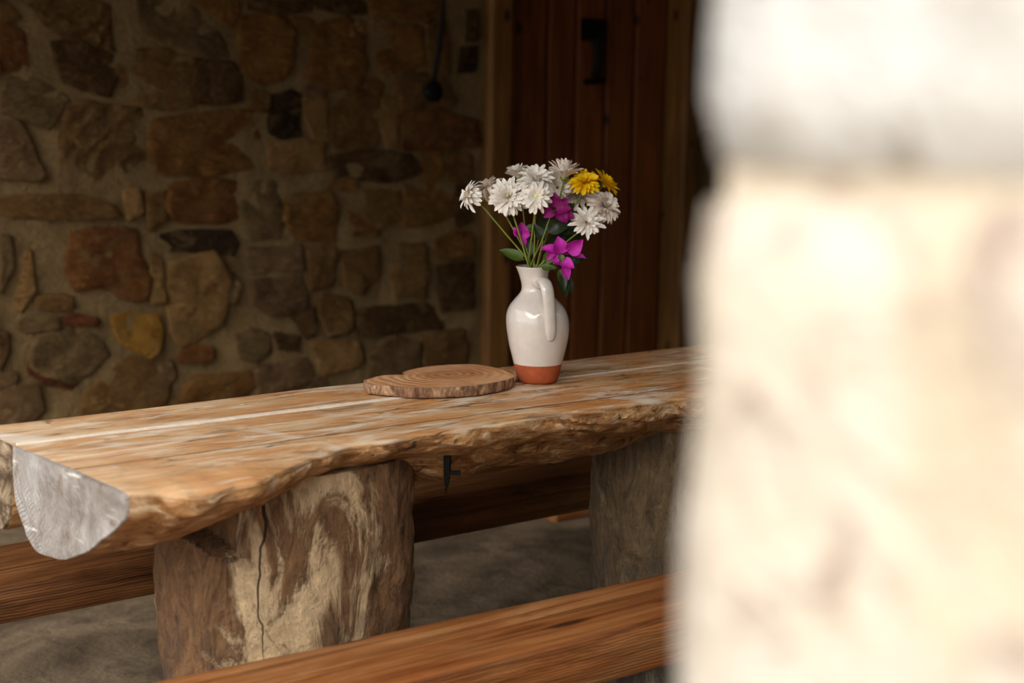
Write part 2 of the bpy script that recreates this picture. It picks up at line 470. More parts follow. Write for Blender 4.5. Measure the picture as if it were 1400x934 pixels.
def rough_wall(name, x0, x1, z0, z1, y, hole=None, step=0.03, back=0.25):
    """mortar face, gently uneven, facing -Y"""
    nx = int((x1 - x0) / step) + 1
    nz = int((z1 - z0) / step) + 1
    V, F = [], []
    xs = np.linspace(x0, x1, nx); zs = np.linspace(z0, z1, nz)
    if hole:
        for h in hole[:2]: xs[np.argmin(abs(xs - h))] = h
        for h in hole[2:]: zs[np.argmin(abs(zs - h))] = h
    for x in xs:
        for z in zs:
            V.append((x, y + 0.012 * fbm((x, 0, z), 2.6) + 0.010 * fbm((x, 3, z), 9), z))
    n0 = len(V)
    for x in xs:
        for z in zs: V.append((x, y + back, z))
    def inhole(i, j):
        return hole and hole[0] - 1e-6 <= xs[i] < hole[1] - 1e-6 and hole[2] - 1e-6 <= zs[j] < hole[3] - 1e-6
    for i in range(nx - 1):
        for j in range(nz - 1):
            if inhole(i, j): continue
            a, b, c, d = i * nz + j, (i + 1) * nz + j, (i + 1) * nz + j + 1, i * nz + j + 1
            F.append((a, b, c, d))
            F.append((n0 + d, n0 + c, n0 + b, n0 + a))
            for p, q, ii, jj in ((a, b, i, j - 1), (b, c, i + 1, j), (c, d, i, j + 1), (d, a, i - 1, j)):
                if ii < 0 or jj < 0 or ii >= nx - 1 or jj >= nz - 1 or inhole(ii, jj):
                    F.append((q, p, n0 + p, n0 + q))
    return mk(name, V, F, MORTAR, org=(0, y, 0))

WY = 4.80
CEIL = 2.32
wall = tag(rough_wall('wall_back', -2.2, 7.2, 0.0, CEIL + 0.02, WY, (3.47, 4.62, 0.0, 2.12)),
           'rubble stone back wall with pale mortar joints', kind='structure')

def stone(poly, kind, parent, rng, proud=None, frame=None, n=32, rings=5, depth=0.05, grow=1.0):
    """one faced rubble stone from an outline (u, z) on a wall plane; frame maps (u, out, z) to the world"""
    P = np.array(poly, float)
    c = P.mean(axis=0)
    seg = np.linalg.norm(np.roll(P, -1, 0) - P, axis=1)
    tot = seg.sum(); cum = np.concatenate([[0], np.cumsum(seg)])
    cnt = [max(2, int(round(n * s / tot))) for s in seg]      # corners stay corners
    out = np.array([P[k] * (1 - t / cnt[k]) + P[(k + 1) % len(P)] * (t / cnt[k]) for k in range(len(P)) for t in range(cnt[k])])
    n = len(out)
    out = 0.88 * out + 0.06 * (np.roll(out, 1, 0) + np.roll(out, -1, 0))
    out = c + (out - c) * grow
    size = math.sqrt(abs(np.ptp(out[:, 0]) * np.ptp(out[:, 1])))
    if proud is None: proud = rng.uniform(0.007, 0.020)
    sd = rng.uniform(0, 90)
    tx, tz = rng.uniform(-0.07, 0.07), rng.uniform(-0.07, 0.07)
    prof = [(1.0, -depth), (1.0, 0.5), (0.975, 0.9), (0.88, 1.0), (0.6, 1.02), (0.3, 1.03)][:rings + 1]
    V, F = [], []
    for s, e in prof:
        for p in out:
            q = c + (p - c) * s
            q = q + (p - c) * 0.08 * mn.noise(Vector((p[0] * 14 + sd, 0, p[1] * 14)))
            o = e if e < 0 else e * proud + (0.30 * proud + 0.045 * size) * fbm((q[0] + sd, 1, q[1]), 11) * min(1, (1.15 - s) * 6) + (q[0] - c[0]) * tx + (q[1] - c[1]) * tz
            V.append(frame(q[0], o, q[1]))
    F = grid_faces(len(prof), n, True)
    V.append(frame(c[0], proud * 1.06, c[1]))
    L = len(V) - 1; b = (len(prof) - 1) * n
    F += [(b + j, b + (j + 1) % n, L) for j in range(n)]
    # outlines run either way: face the camera side
    area = 0.5 * sum(out[i, 0] * out[(i + 1) % n, 1] - out[(i + 1) % n, 0] * out[i, 1] for i in range(n))
    if area < 0: F = [f[::-1] for f in F]
    return mk('stone', V, F, ST[kind], parent, org=frame(c[0], 0, c[1]))

def wall_frame(u, o, z): return Vector((u, WY - o, z))

STONES = (
    ('b', ((1.507,1.685), (1.526,1.686), (1.571,1.631), (1.528,1.617), (1.504,1.615))),
    ('s', ((1.59,1.69), (1.799,1.703), (1.875,1.684), (1.872,1.566), (1.891,1.538), (1.82,1.559), (1.732,1.575), (1.66,1.612), (1.644,1.646))),
    ('r', ((1.504,1.608), (1.556,1.604), (1.581,1.582), (1.589,1.483), (1.498,1.463))),
    ('d', ((1.682,1.553), (1.769,1.562), (1.883,1.523), (1.894,1.464), (1.861,1.394), (1.777,1.409), (1.71,1.429), (1.692,1.494))),
    ('g', ((1.507,1.393), (1.544,1.434), (1.604,1.436), (1.677,1.397), (1.718,1.373), (1.686,1.312), (1.648,1.278), (1.587,1.299), (1.516,1.322))),
    ('m', ((1.491,1.286), (1.558,1.286), (1.589,1.226), (1.625,1.122), (1.609,1.103), (1.556,1.108), (1.484,1.118))),
    ('s', ((1.725,1.349), (1.814,1.351), (1.97,1.336), (1.982,1.278), (1.981,1.164), (1.938,1.144), (1.884,1.094), (1.793,1.12), (1.705,1.141), (1.703,1.239))),
    ('b', ((1.912,1.534), (2.069,1.545), (2.17,1.519), (2.169,1.363), (2.092,1.343), (2.01,1.354), (1.931,1.378), (1.907,1.464))),
    ('g', ((1.975,1.714), (2.128,1.723), (2.251,1.655), (2.306,1.542), (2.285,1.518), (2.193,1.54), (2.097,1.571), (2.017,1.598), (1.978,1.645))),
    ('d', ((2.187,1.519), (2.334,1.509), (2.357,1.466), (2.361,1.385), (2.274,1.367), (2.189,1.371))),
    ('o', ((2.366,1.661), (2.409,1.679), (2.528,1.682), (2.573,1.64), (2.565,1.525), (2.525,1.471), (2.45,1.455), (2.377,1.492), (2.364,1.583))),
    ('o', ((2.175,1.726), (2.367,1.738), (2.358,1.702), (2.325,1.638), (2.28,1.669))),
    ('d', ((2.405,1.74), (2.65,1.756), (2.641,1.713), (2.513,1.695), (2.41,1.705))),
    ('o', ((2.036,1.302), (2.16,1.324), (2.404,1.341), (2.418,1.242), (2.407,1.136), (2.241,1.116), (2.059,1.131), (2.026,1.215))),
    ('k', ((2.479,1.39), (2.57,1.418), (2.607,1.39), (2.606,1.26), (2.523,1.246), (2.478,1.27))),
    ('t', ((2.619,1.39), (2.716,1.392), (2.718,1.244), (2.662,1.244), (2.628,1.312))),
    ('t', ((2.48,1.229), (2.599,1.235), (2.693,1.227), (2.698,1.131), (2.598,1.118), (2.482,1.13))),
    ('o', ((2.635,1.474), (2.665,1.618), (2.712,1.674), (2.807,1.695), (2.868,1.627), (2.877,1.509), (2.822,1.447), (2.726,1.441))),
    ('t', ((2.819,1.671), (2.855,1.687), (2.881,1.647), (2.855,1.621), (2.816,1.63))),
    ('o', ((2.936,1.663), (3.036,1.696), (3.134,1.673), (3.145,1.538), (3.087,1.519), (2.946,1.514))),
    ('d', ((2.669,1.757), (2.887,1.77), (2.887,1.718), (2.791,1.71), (2.696,1.726))),
    ('o', ((2.907,1.771), (3.224,1.791), (3.241,1.738), (3.155,1.711), (2.953,1.708))),
    ('b', ((3.165,1.686), (3.245,1.718), (3.271,1.594), (3.268,1.511), (3.184,1.508))),
    ('d', ((3.358,1.756), (3.42,1.76), (3.417,1.647), (3.36,1.638))),
    ('k', ((3.338,1.611), (3.418,1.615), (3.415,1.518), (3.328,1.515))),
    ('b', ((3.043,1.498), (3.226,1.506), (3.305,1.399), (3.262,1.375), (3.047,1.359))),
    ('t', ((2.969,1.409), (3.03,1.401), (3.03,1.22), (2.986,1.22), (2.953,1.302))),
    ('b', ((2.822,1.422), (2.949,1.425), (2.936,1.222), (2.821,1.205), (2.744,1.222), (2.744,1.354))),
    ('r', ((3.054,1.342), (3.227,1.357), (3.407,1.321), (3.408,1.218), (3.228,1.206), (3.061,1.206))),
    ('d', ((2.743,1.178), (2.886,1.2), (3.088,1.183), (3.123,1.119), (3.02,1.077), (2.772,1.094))),
    ('o', ((3.144,1.185), (3.228,1.2), (3.253,1.115), (3.193,1.077), (3.144,1.09))),
    ('b', ((3.271,1.185), (3.401,1.191), (3.406,1.072), (3.272,1.079))),
    ('b', ((2.886,1.047), (3.054,1.053), (3.044,0.929), (2.952,0.903), (2.886,0.934))),
    ('o', ((3.089,1.056), (3.3,1.061), (3.338,0.956), (3.266,0.923), (3.159,0.905), (3.062,0.902))),
    ('r', ((2.82,0.964), (2.886,0.931), (2.952,0.894), (2.946,0.869), (2.826,0.873))),
    ('d', ((3.322,1.052), (3.403,1.051), (3.393,0.919), (3.327,0.897))),
    ('o', ((2.551,1.023), (2.723,1.042), (2.755,0.965), (2.738,0.859), (2.596,0.873), (2.534,0.944))),
    ('g', ((2.356,1.08), (2.49,1.081), (2.529,0.971), (2.509,0.881), (2.397,0.88), (2.357,0.976))),
    ('r', ((2.085,1.073), (2.183,1.096), (2.341,1.086), (2.345,0.952), (2.237,0.942), (2.096,0.956), (2.075,1.009))),
    ('b', ((1.481,1.034), (1.578,1.052), (1.727,1.049), (1.855,1.014), (1.877,0.97), (1.788,0.965), (1.674,0.968), (1.563,0.976), (1.503,0.985))),
    ('k', ((2.053,0.9), (2.123,0.913), (2.295,0.908), (2.338,0.855), (2.308,0.819), (2.15,0.836), (2.055,0.843))),
    ('r', ((1.723,0.914), (1.826,0.926), (1.945,0.914), (1.956,0.831), (1.989,0.752), (1.966,0.683), (1.885,0.693), (1.833,0.734), (1.742,0.729), (1.706,0.792))),
    ('g', ((1.476,0.913), (1.509,0.912), (1.521,0.826), (1.484,0.747), (1.469,0.731))),
    ('t', ((1.523,0.698), (1.558,0.856), (1.576,0.861), (1.586,0.729), (1.539,0.667))),
    ('y', ((1.856,0.614), (1.91,0.631), (1.964,0.615), (2.019,0.619), (2.037,0.564), (2.016,0.494), (1.987,0.468), (1.933,0.493), (1.881,0.537))),
    ('g', ((1.573,0.524), (1.597,0.572), (1.648,0.581), (1.738,0.587), (1.814,0.53), (1.831,0.489), (1.759,0.433), (1.716,0.401), (1.61,0.442), (1.571,0.474))),
    ('e', ((1.562,0.485), (1.605,0.435), (1.713,0.394), (1.7,0.377), (1.604,0.405), (1.56,0.444))),
    ('e', ((1.662,0.628), (1.714,0.645), (1.796,0.621), (1.79,0.596), (1.699,0.6))),
    ('b', ((1.756,0.351), (1.865,0.442), (1.919,0.463), (2.0,0.435), (2.051,0.349), (2.01,0.273), (1.727,0.265))),
    ('m', ((1.455,0.397), (1.579,0.402), (1.601,0.318), (1.549,0.273), (1.45,0.259))),
    ('d', ((1.463,0.595), (1.492,0.593), (1.49,0.531), (1.458,0.472))),
    ('t', ((2.081,0.786), (2.235,0.819), (2.288,0.736), (2.296,0.681), (2.259,0.575), (2.2,0.525), (2.114,0.505), (2.073,0.562), (2.062,0.695))),
    ('m', ((2.282,0.728), (2.321,0.748), (2.35,0.705), (2.325,0.641), (2.293,0.643))),
    ('m', ((2.398,0.716), (2.594,0.731), (2.619,0.662), (2.609,0.595), (2.469,0.588), (2.397,0.634))),
    ('o', ((2.124,0.323), (2.168,0.376), (2.375,0.375), (2.41,0.327), (2.358,0.288), (2.224,0.277), (2.109,0.295))),
    ('m', ((1.995,0.422), (2.07,0.442), (2.083,0.387), (2.04,0.337), (2.002,0.376))),
    ('g', ((2.332,0.515), (2.392,0.535), (2.449,0.517), (2.464,0.448), (2.405,0.414), (2.345,0.431))),
    ('d', ((2.486,0.517), (2.598,0.491), (2.588,0.438), (2.501,0.451))),
    ('b', ((2.627,0.83), (2.706,0.852), (2.754,0.807), (2.737,0.686), (2.641,0.677))),
    ('b', ((2.787,0.806), (2.936,0.814), (2.952,0.703), (2.852,0.648), (2.789,0.68))),
    ('t', ((3.003,0.756), (3.045,0.748), (3.048,0.636), (3.021,0.614), (3.0,0.683))),
    ('b', ((3.058,0.824), (3.16,0.82), (3.174,0.718), (3.154,0.615), (3.059,0.636))),
    ('o', ((3.22,0.832), (3.32,0.873), (3.398,0.859), (3.395,0.771), (3.238,0.76))),
    ('d', ((3.231,0.727), (3.399,0.734), (3.401,0.557), (3.254,0.551))),
    ('d', ((2.855,0.573), (2.952,0.581), (3.161,0.582), (3.247,0.534), (3.233,0.477), (3.056,0.473), (2.871,0.475))),
    ('m', ((2.905,0.411), (3.021,0.458), (3.126,0.422), (3.145,0.27), (2.918,0.286))),
    ('b', ((3.165,0.446), (3.343,0.46), (3.382,0.309), (3.235,0.276), (3.173,0.297))),
    ('b', ((2.689,0.655), (2.815,0.618), (2.818,0.508), (2.72,0.487), (2.675,0.573))),
    ('t', ((2.658,0.458), (2.848,0.457), (2.868,0.358), (2.69,0.331))),
    ('m', ((2.405,0.392), (2.623,0.404), (2.654,0.317), (2.434,0.28))),
    ('m', ((2.385,0.837), (2.592,0.842), (2.598,0.753), (2.398,0.746))),
    ('d', ((2.561,0.57), (2.65,0.603), (2.659,0.503), (2.623,0.48))),
    ('b', ((1.989,1.042), (2.06,1.056), (2.063,0.957), (1.999,0.928))),
    ('t', ((1.909,1.058), (1.963,1.068), (1.977,0.985), (1.92,0.961))),
    ('t', ((1.997,0.843), (2.043,0.822), (2.051,0.669), (2.001,0.667))),
)


rng = random.Random(7)
# cell mask so that filler stones never run into the placed ones
CS = 0.02
GX0, GX1, GZ0, GZ1 = -0.2, 6.2, 0.0, CEIL
gw, gh = int((GX1 - GX0) / CS), int((GZ1 - GZ0) / CS)
mask = np.zeros((gw, gh), bool)
uu = GX0 + (np.arange(gw) + 0.5) * CS
zz = GZ0 + (np.arange(gh) + 0.5) * CS
UU, ZZ = np.meshgrid(uu, zz, indexing='ij')
def cover(poly):
    P = np.array(poly)
    ins = np.zeros(mask.shape, bool)
    j = len(P) - 1
    for i in range(len(P)):
        xi, yi = P[i]; xj, yj = P[j]
        if yi != yj:
            ins ^= ((yi > ZZ) != (yj > ZZ)) & (UU < (xj - xi) * (ZZ - yi) / (yj - yi) + xi)
        j = i
    return ins
mask |= (UU > 3.42) & (UU < 4.68) & (ZZ < 2.2)
mask |= (UU > 3.42) & (UU < 4.9) & (ZZ >= 2.1) & (ZZ < 2.3)
for kind, poly in STONES:
    stone(poly, kind, wall, rng, 0.004 if kind == 'k' else None, wall_frame, grow=1.13)
    mask |= cover(poly)
count = 0
kinds = 'bbbooorrddggmmtts'
for size, tries in ((0.30, 500), (0.20, 1200), (0.12, 2600), (0.075, 2600)):
    for _ in range(tries):
        if count > 222: break
        u, z = rng.uniform(0.0, 6.0), rng.uniform(0.05, 2.6)
        inview = 1.45 < u < 5.0 and 0.25 < z < 1.9
        if size < 0.1 and not inview: continue
        a, b = size * rng.uniform(0.75, 1.3), size * rng.uniform(0.45, 0.75)
        q = [(u + sx * a / 2 * rng.uniform(0.8, 1.1), z + sz * b / 2 * rng.uniform(0.75, 1.1)) for sx, sz in
             ((-1, -0.8), (-0.3, -1), (0.5, -1), (1, -0.7), (1, 0.6), (0.3, 1), (-0.6, 1), (-1, 0.5))]
        cv = cover([(u + (x - u) * 0.99, z + (y - z) * 1.0) for x, y in q])
        if (mask & cv).any() or not cv.any(): continue
        stone(q, rng.choice(kinds), wall, rng, None, wall_frame, 20, 5)
        mask |= cv
        count += 1

# other sides of the porch
def slab_wall(name, V, F, m, label):
    return tag(mk(name, V, F, m, org=(0, 0, 0), smooth=False), label, kind='structure')
V, F = box(7.2, 7.5, 0.0, 5.1, 0, CEIL + 0.02)
slab_wall('wall_right', V, F, MORTAR, 'mortared side wall closing the porch')
V, F = box(1.05, 7.5, -0.25, 0.40, 0, CEIL + 0.02)
slab_wall('wall_front', V, F, MORTAR, 'mortared front wall behind the corner pillar')
V, F = box(-0.1, 7.5, 0.75, 5.1, CEIL, CEIL + 0.16)
slab_wall('ceiling', V, F, BEAM, 'dark wooden porch ceiling')

# door with its posts
door = empty('door_1', (4.1, 4.90, 0))
tag(door, 'dark brown vertical plank door in the stone wall', kind='structure')
edges = (3.655, 3.852, 4.010, 4.182, 4.352, 4.545)
for i in range(5):
    a, b = edges[i] + 0.009, edges[i + 1] - 0.009
    zb, zt = 0.02, 2.10
    lean = 0.006
    prof = [(a, 0.045), (a, 0.006), (a + 0.006, 0.0), (b - 0.006, 0.0), (b, 0.006), (b, 0.045)]
    V = [(x + (lean if z > 1 else -lean), 4.89 + y, z) for z in (zb, 1.06, zt) for x, y in prof]
    F = [tuple(r * 6 + k for k in (j, (j + 1) % 6)) + tuple((r + 1) * 6 + k for k in ((j + 1) % 6, j)) for r in range(2) for j in range(6)]
    F += [tuple(range(6))[::-1], tuple(range(12, 18))]
    mk('plank', V, F, DOOR, door, org=((a + b) / 2, 4.89, 0), smooth=False)
V, F = box(3.62, 4.60, 4.936, 4.96, 0.0, 2.12)
mk('backing_board', V, F, DOOR, door, smooth=False)
V, F = box(3.646, 3.664, 4.868, 4.93, 0.0, 2.12)
mk('edge_strip', V, F, POST, door, smooth=False)
# iron latch: case, long lift bar and its foot
la = empty('latch', (4.11, 4.885, 1.5), door)
V, F = join(box(4.035, 4.150, 4.858, 4.892, 1.672, 1.768), box(4.052, 4.072, 4.842, 4.866, 1.69, 1.75))
V2, F2 = tube([(4.115, 4.872, 1.69), (4.117, 4.862, 1.62), (4.112, 4.862, 1.56), (4.108, 4.880, 1.51)], [0.024, 0.022, 0.020, 0.017], 8)
V, F = join((V, F), (V2, F2), tube([(4.06, 4.88, 1.498), (4.115, 4.87, 1.50), (4.165, 4.88, 1.508)], 0.013, 8))
bpy.data.objects.remove(la)
mk('latch', V, F, IRON, door, smooth=False)

def post(name, x0, x1, y0, y1, z1, label, sd, m=POST):
    V, F = [], []
    nz = 26
    for i in range(nz):
        z = z1 * i / (nz - 1)
        for x, y in ((x0, y1), (x0, y0 + .012), (x0 + .012, y0), (x1 - .012, y0), (x1, y0 + .012), (x1, y1)):
            V.append((x + 0.006 * mn.noise(Vector((sd, x * 9, z * 2.4))), y + 0.004 * mn.noise(Vector((x * 8, sd, z * 3))), z))
    F = grid_faces(nz, 6, True) + [tuple(range(6))[::-1], tuple(range((nz - 1) * 6, nz * 6))]
    return tag(mk(name, V, F, m, smooth=False), label, kind='structure')
post('trim_1', 3.455, 3.575, 4.755, 5.0, 2.2, 'thick light brown wooden door post beside the ladle', 1)
post('trim_2', 3.575, 3.650, 4.84, 5.0, 2.14, 'recessed dark door jamb against the planks', 2, DOOR)
post('trim_3', 4.555, 4.655, 4.765, 5.0, 2.2, 'pale wooden door post beside the stonework', 5)
V, F = box(3.40, 4.72, 4.762, 5.02, 2.12, 2.30)
tag(mk('trim_4', V, F, POST, smooth=False), 'wooden lintel beam over the plank door', kind='structure')
# ------------------------------------------------------------------ the trestle table: two half logs side by side on trunk legs
TZ, SEAM = 0.76, 2.392
EX = lambda y: 0.745 + (2.39 - y) * 0.097          # the sawn end is not quite square
table = empty('half_log_table', (1.9, 2.3, 0))
tag(table, 'long rustic table of two half logs joined by white filler on trunk legs', 'table')
FX = [0.70, 0.79, 0.83, 0.89, 0.97, 1.02, 1.13, 1.22, 1.28, 1.37, 1.45, 1.54, 1.61, 1.69, 1.76, 1.85, 1.99, 2.2, 2.5, 2.8, 3.1]
FY = [1.985, 1.985, 1.965, 1.970, 1.986, 2.010, 2.066, 2.088, 2.078, 2.090, 2.092, 2.084, 2.088, 2.096, 2.090, 2.092, 2.094, 2.06, 2.08, 2.05, 2.07]
DX = [0.70, 0.80, 0.90, 1.02, 1.13, 1.20, 1.29, 1.37, 1.44, 1.50, 1.57, 1.62, 1.71, 1.82, 2.02, 2.4, 3.1]
DD = [0.168, 0.164, 0.158, 0.140, 0.130, 0.120, 0.112, 0.112, 0.130, 0.146, 0.146, 0.136, 0.140, 0.150, 0.142, 0.15, 0.14]
PROF = [(1.0, 0.0), (1.012, 0.06), (1.0, 0.17), (0.965, 0.28), (0.88, 0.42), (0.78, 0.58), (0.66, 0.75), (0.52, 0.90), (0.36, 0.985), (0.22, 1.0), (0.12, 0.90), (0.05, 0.72), (0.01, 0.45)]

def slab(name, yedge, depth, y_in, x1, seed, cap_mat, rug, sgn):
    ns, nt = 230, 22
    prof = spline(PROF, 46)
    V, F, mi = [], [], []
    for i in range(ns):
        f = i / (ns - 1)
        f = f ** 1.15
        row = []
        for j in range(nt):
            row.append((j / nt, 0.0))
        row += [(p[0], p[1]) for p in prof] + [(0.0, 0.22)]
        X = 0.745 + (x1 - 0.745) * f
        ye, d = yedge(X), depth(X)
        for q, (s, zf) in enumerate(row):
            y = y_in + (ye - y_in) * s
            x = X + (EX(y) - 0.745) * max(0, 1 - f * 3)
            z = TZ - d * zf
            if not (q < nt): z -= interp(X, [0.75, 0.85, 1.0, 1.15, 1.4, 3], [0.003, 0.016, 0.014, 0.005, 0.004, 0.008]) * (1 - zf) ** 2 * (1 if s > 0.5 else 0)
            top = q < nt
            P = Vector((x * 7, y * 15, z * 15)) + Vector((seed, 0, 0))
            if top:
                z += 0.0022 * mn.noise(Vector((x * 2.5 + seed, y * 9, 0))) - interp(X, [0.75, 0.85, 1.0, 1.15, 1.4, 3], [0.003, 0.016, 0.014, 0.005, 0.004, 0.008]) * (max(0, s - 0.84) / 0.16) ** 2
                if q == 0: z -= 0.001
            else:
                a = rug(X) * min(1, zf * 5 + 0.25)
                r1 = fbm(P, 0.8, 3) + interp(X, [1.0, 1.35], [0.7, 0.16]) * fbm(P, 3.1, 3)
                r2 = 1 - abs(mn.noise(Vector((x * 12 + z * 46 + seed, y * 10, z * 22)))) * 2
                k = a * (r1 * 0.9 + r2 * 0.5)
                y += (ye - y_in) / abs(ye - y_in) * k * (0.35 + 0.65 * s) * (1 if s > 0.1 else 0)
                z += -k * 0.6 * (1 - s)
            V.append((x, y, z))
    n = nt + len(prof) + 1
    F = grid_faces(ns, n, True)
    if sgn < 0: F = [f[::-1] for f in F]
    mi = [0] * len(F)
    # sawn ends: fans around the heart, with a ring of their own so that the arris stays crisp
    for e, base in ((0, 0), (1, (ns - 1) * n)):
        ring = [Vector(V[base + j]) for j in range(n)]
        c = sum(ring, Vector()) / n
        o = len(V)
        sh = Vector((-0.004 if e == 0 else 0.004, 0, 0))
        lv = (0.985, 0.9, 0.72, 0.5, 0.25)
        for s in lv:
            for j, p in enumerate(ring):
                q = c + (p - c) * s + sh
                q.x += 0.006 * fbm((q.y, q.z, seed), 14)
                V.append(q)
        V.append(c + sh)
        rows = [base] + [o + r * n for r in range(len(lv))]
        cf = []
        for r in range(len(lv)):
            for j in range(n):
                k = (j + 1) % n
                cf.append((rows[r] + j, rows[r + 1] + j, rows[r + 1] + k, rows[r] + k))
        cf += [(rows[-1] + j, len(V) - 1, rows[-1] + (j + 1) % n) for j in range(n)]
        if (e == 1) != (sgn < 0): cf = [f[::-1] for f in cf]
        F += cf
        mi += [1] * len(cf)
    return mk(name, V, F, [SLAB, cap_mat], table, org=(1.9, y_in, 0.4), mi=mi, sharp=50)

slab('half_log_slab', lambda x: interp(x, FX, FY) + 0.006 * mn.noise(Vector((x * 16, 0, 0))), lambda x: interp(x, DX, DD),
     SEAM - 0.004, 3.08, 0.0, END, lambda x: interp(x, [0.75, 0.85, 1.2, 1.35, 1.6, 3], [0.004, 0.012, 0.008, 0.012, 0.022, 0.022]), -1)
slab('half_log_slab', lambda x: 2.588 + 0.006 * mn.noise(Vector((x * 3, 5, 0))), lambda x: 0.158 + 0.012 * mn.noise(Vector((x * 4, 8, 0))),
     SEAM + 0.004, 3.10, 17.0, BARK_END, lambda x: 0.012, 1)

# white filler run into the joint, uneven in width
V, F = [], []
N = 120
for i in range(N):
    x = 0.752 + (3.06 - 0.752) * i / (N - 1)
    wd = 0.0068 + 0.003 * mn.noise(Vector((x * 7, 3, 0))) + 0.0015 * mn.noise(Vector((x * 31, 1, 0)))
    sink = interp(x, [1.5, 1.75], [0.0, 0.0012])
    wd *= interp(x, [0.75, 1.5, 1.75], [0.9, 1.1, 0.8])
    oy = 0.0035 * mn.noise(Vector((x * 4, 9, 2)))
    for dy, z in ((-wd, TZ - 0.012), (-wd * 0.9, TZ + 0.0012 - sink), (wd * 0.9, TZ + 0.0012 - sink), (wd, TZ - 0.012), (0.003, TZ - 0.10), (-0.003, TZ - 0.10)):
        V.append((x, SEAM + oy + dy, z))
F = grid_faces(N, 6, True) + [tuple(range(6))[::-1], tuple(range((N - 1) * 6, N * 6))]
tag(mk('joint_filler', V, [f[::-1] for f in F], FILL, table, smooth=False), 'white filler in the joint between the two half logs')

def trunk(cx, cy, rx, ry, m, seed, notch, flare):
    n, nz = 170, 120
    V = []
    for i in range(nz):
        z = 0.705 * i / (nz - 1)
        for j in range(n):
            a = 2 * math.pi * j / n
            u = Vector((math.cos(a), math.sin(a), 0))
            k = 1 + 0.035 * fbm((u.x * 1.1 + seed, u.y * 1.1, z * 1.6), 1.6, 3) + 0.010 * (1 - abs(mn.noise(Vector((a * 7 + seed, z * 3.0, 2.0 + 0.5 * math.sin(z * 9)))))) \
                + 0.030 * fbm((u.x * 4 + seed, u.y * 4, z * 8), 1.0, 5) + 0.012 * fbm((u.x * 14 + seed, u.y * 14, z * 30), 1.0, 4)
            k *= 1 + flare * (0.7 - z) ** 2
            k *= 1 - 0.05 * math.exp(-((z - 0.20) / 0.16) ** 2)
            p = Vector((u.x * rx * k, u.y * ry * k, z))
            if notch:
                nv = Vector((math.cos(-2.80), math.sin(-2.80), 0))
                tv = Vector((-nv.y, nv.x, 0))
                s = p.dot(tv)
                lim = 0.180
                zl = 0.585 - s * 0.42
                if z > zl and p.dot(nv) > lim:
                    p -= nv * (p.dot(nv) - lim)
            V.append((cx + p.x, cy + p.y, z))
    F = grid_faces(nz, n, True) + [tuple(range(n))[::-1], tuple(range((nz - 1) * n, nz * n))]
    return mk('trunk_leg', V, F, m, table, org=(cx, cy, 0), sharp=60)
LEG_A = (1.212, 2.29)
trunk(LEG_A[0], LEG_A[1], 0.243, 0.186, LEG1, 0.0, True, 0.05)
trunk(2.245, 2.30, 0.235, 0.19, LEG2, 6.0, False, 0.12)

# iron spike with a small nut, driven into the underside
V, F = tube([(1.455, 2.125, 0.70), (1.455, 2.125, 0.672), (1.454, 2.125, 0.650), (1.453, 2.125, 0.638), (1.4525, 2.125, 0.628)], [0.0075, 0.007, 0.005, 0.0024, 0.001], 8)
nut = tube([(1.456, 2.124, 0.668), (1.476, 2.112, 0.668)], 0.0052, 6)
V, F = join((V, F), nut)
mk('iron_spike', V, F, IRON, table, smooth=False)

# ------------------------------------------------------------------ benches
def beam(name, x0, x1, yn, yf, zt, zb, m, parent, seed, wane):
    """long squared timber with worn arrises: section loops along X"""
    ns = 150
    V = []
    for i in range(ns):
        x = x0 + (x1 - x0) * i / (ns - 1)
        a, b, t, o = yn(x), yf(x), zt(x), zb(x)
        w1 = wane * (1 + 0.55 * mn.noise(Vector((x * 5 + seed, 0, 0))) + 0.4 * mn.noise(Vector((x * 17 + seed, 4, 0))))
        w2 = 0.010 * (1 + 0.4 * mn.noise(Vector((x * 4, seed, 0))))
        sec = [(a + 0.004, o), (a, o + 0.006), (a, (o + t) / 2), (a + 0.001, t - w1 * 1.1), (a + w1 * 0.35, t - w1 * 0.38), (a + w1 * 1.15, t - 0.002)]
        sec += [(a + w1 * 1.15 + (b - a - w1 * 1.15 - w2) * k / 6, t - 0.0015 * mn.noise(Vector((x * 3, k * 2.0, seed)))) for k in range(1, 6)]
        sec += [(b - w2, t - 0.001), (b - w2 * 0.3, t - w2 * 0.4), (b, t - w2), (b, o + 0.006), (b - 0.006, o)]
        for y, z in sec:
            V.append((x, y + 0.0016 * mn.noise(Vector((x * 6, z * 30, seed))), z))
    n = len(sec)
    F = grid_faces(ns, n, True) + [tuple(range(n))[::-1], tuple(range((ns - 1) * n, ns * n))]
    F = [f[::-1] for f in F]
    return mk(name, V, F, m, parent, org=((x0 + x1) / 2, yn(x0), zb(x0)), sharp=55)

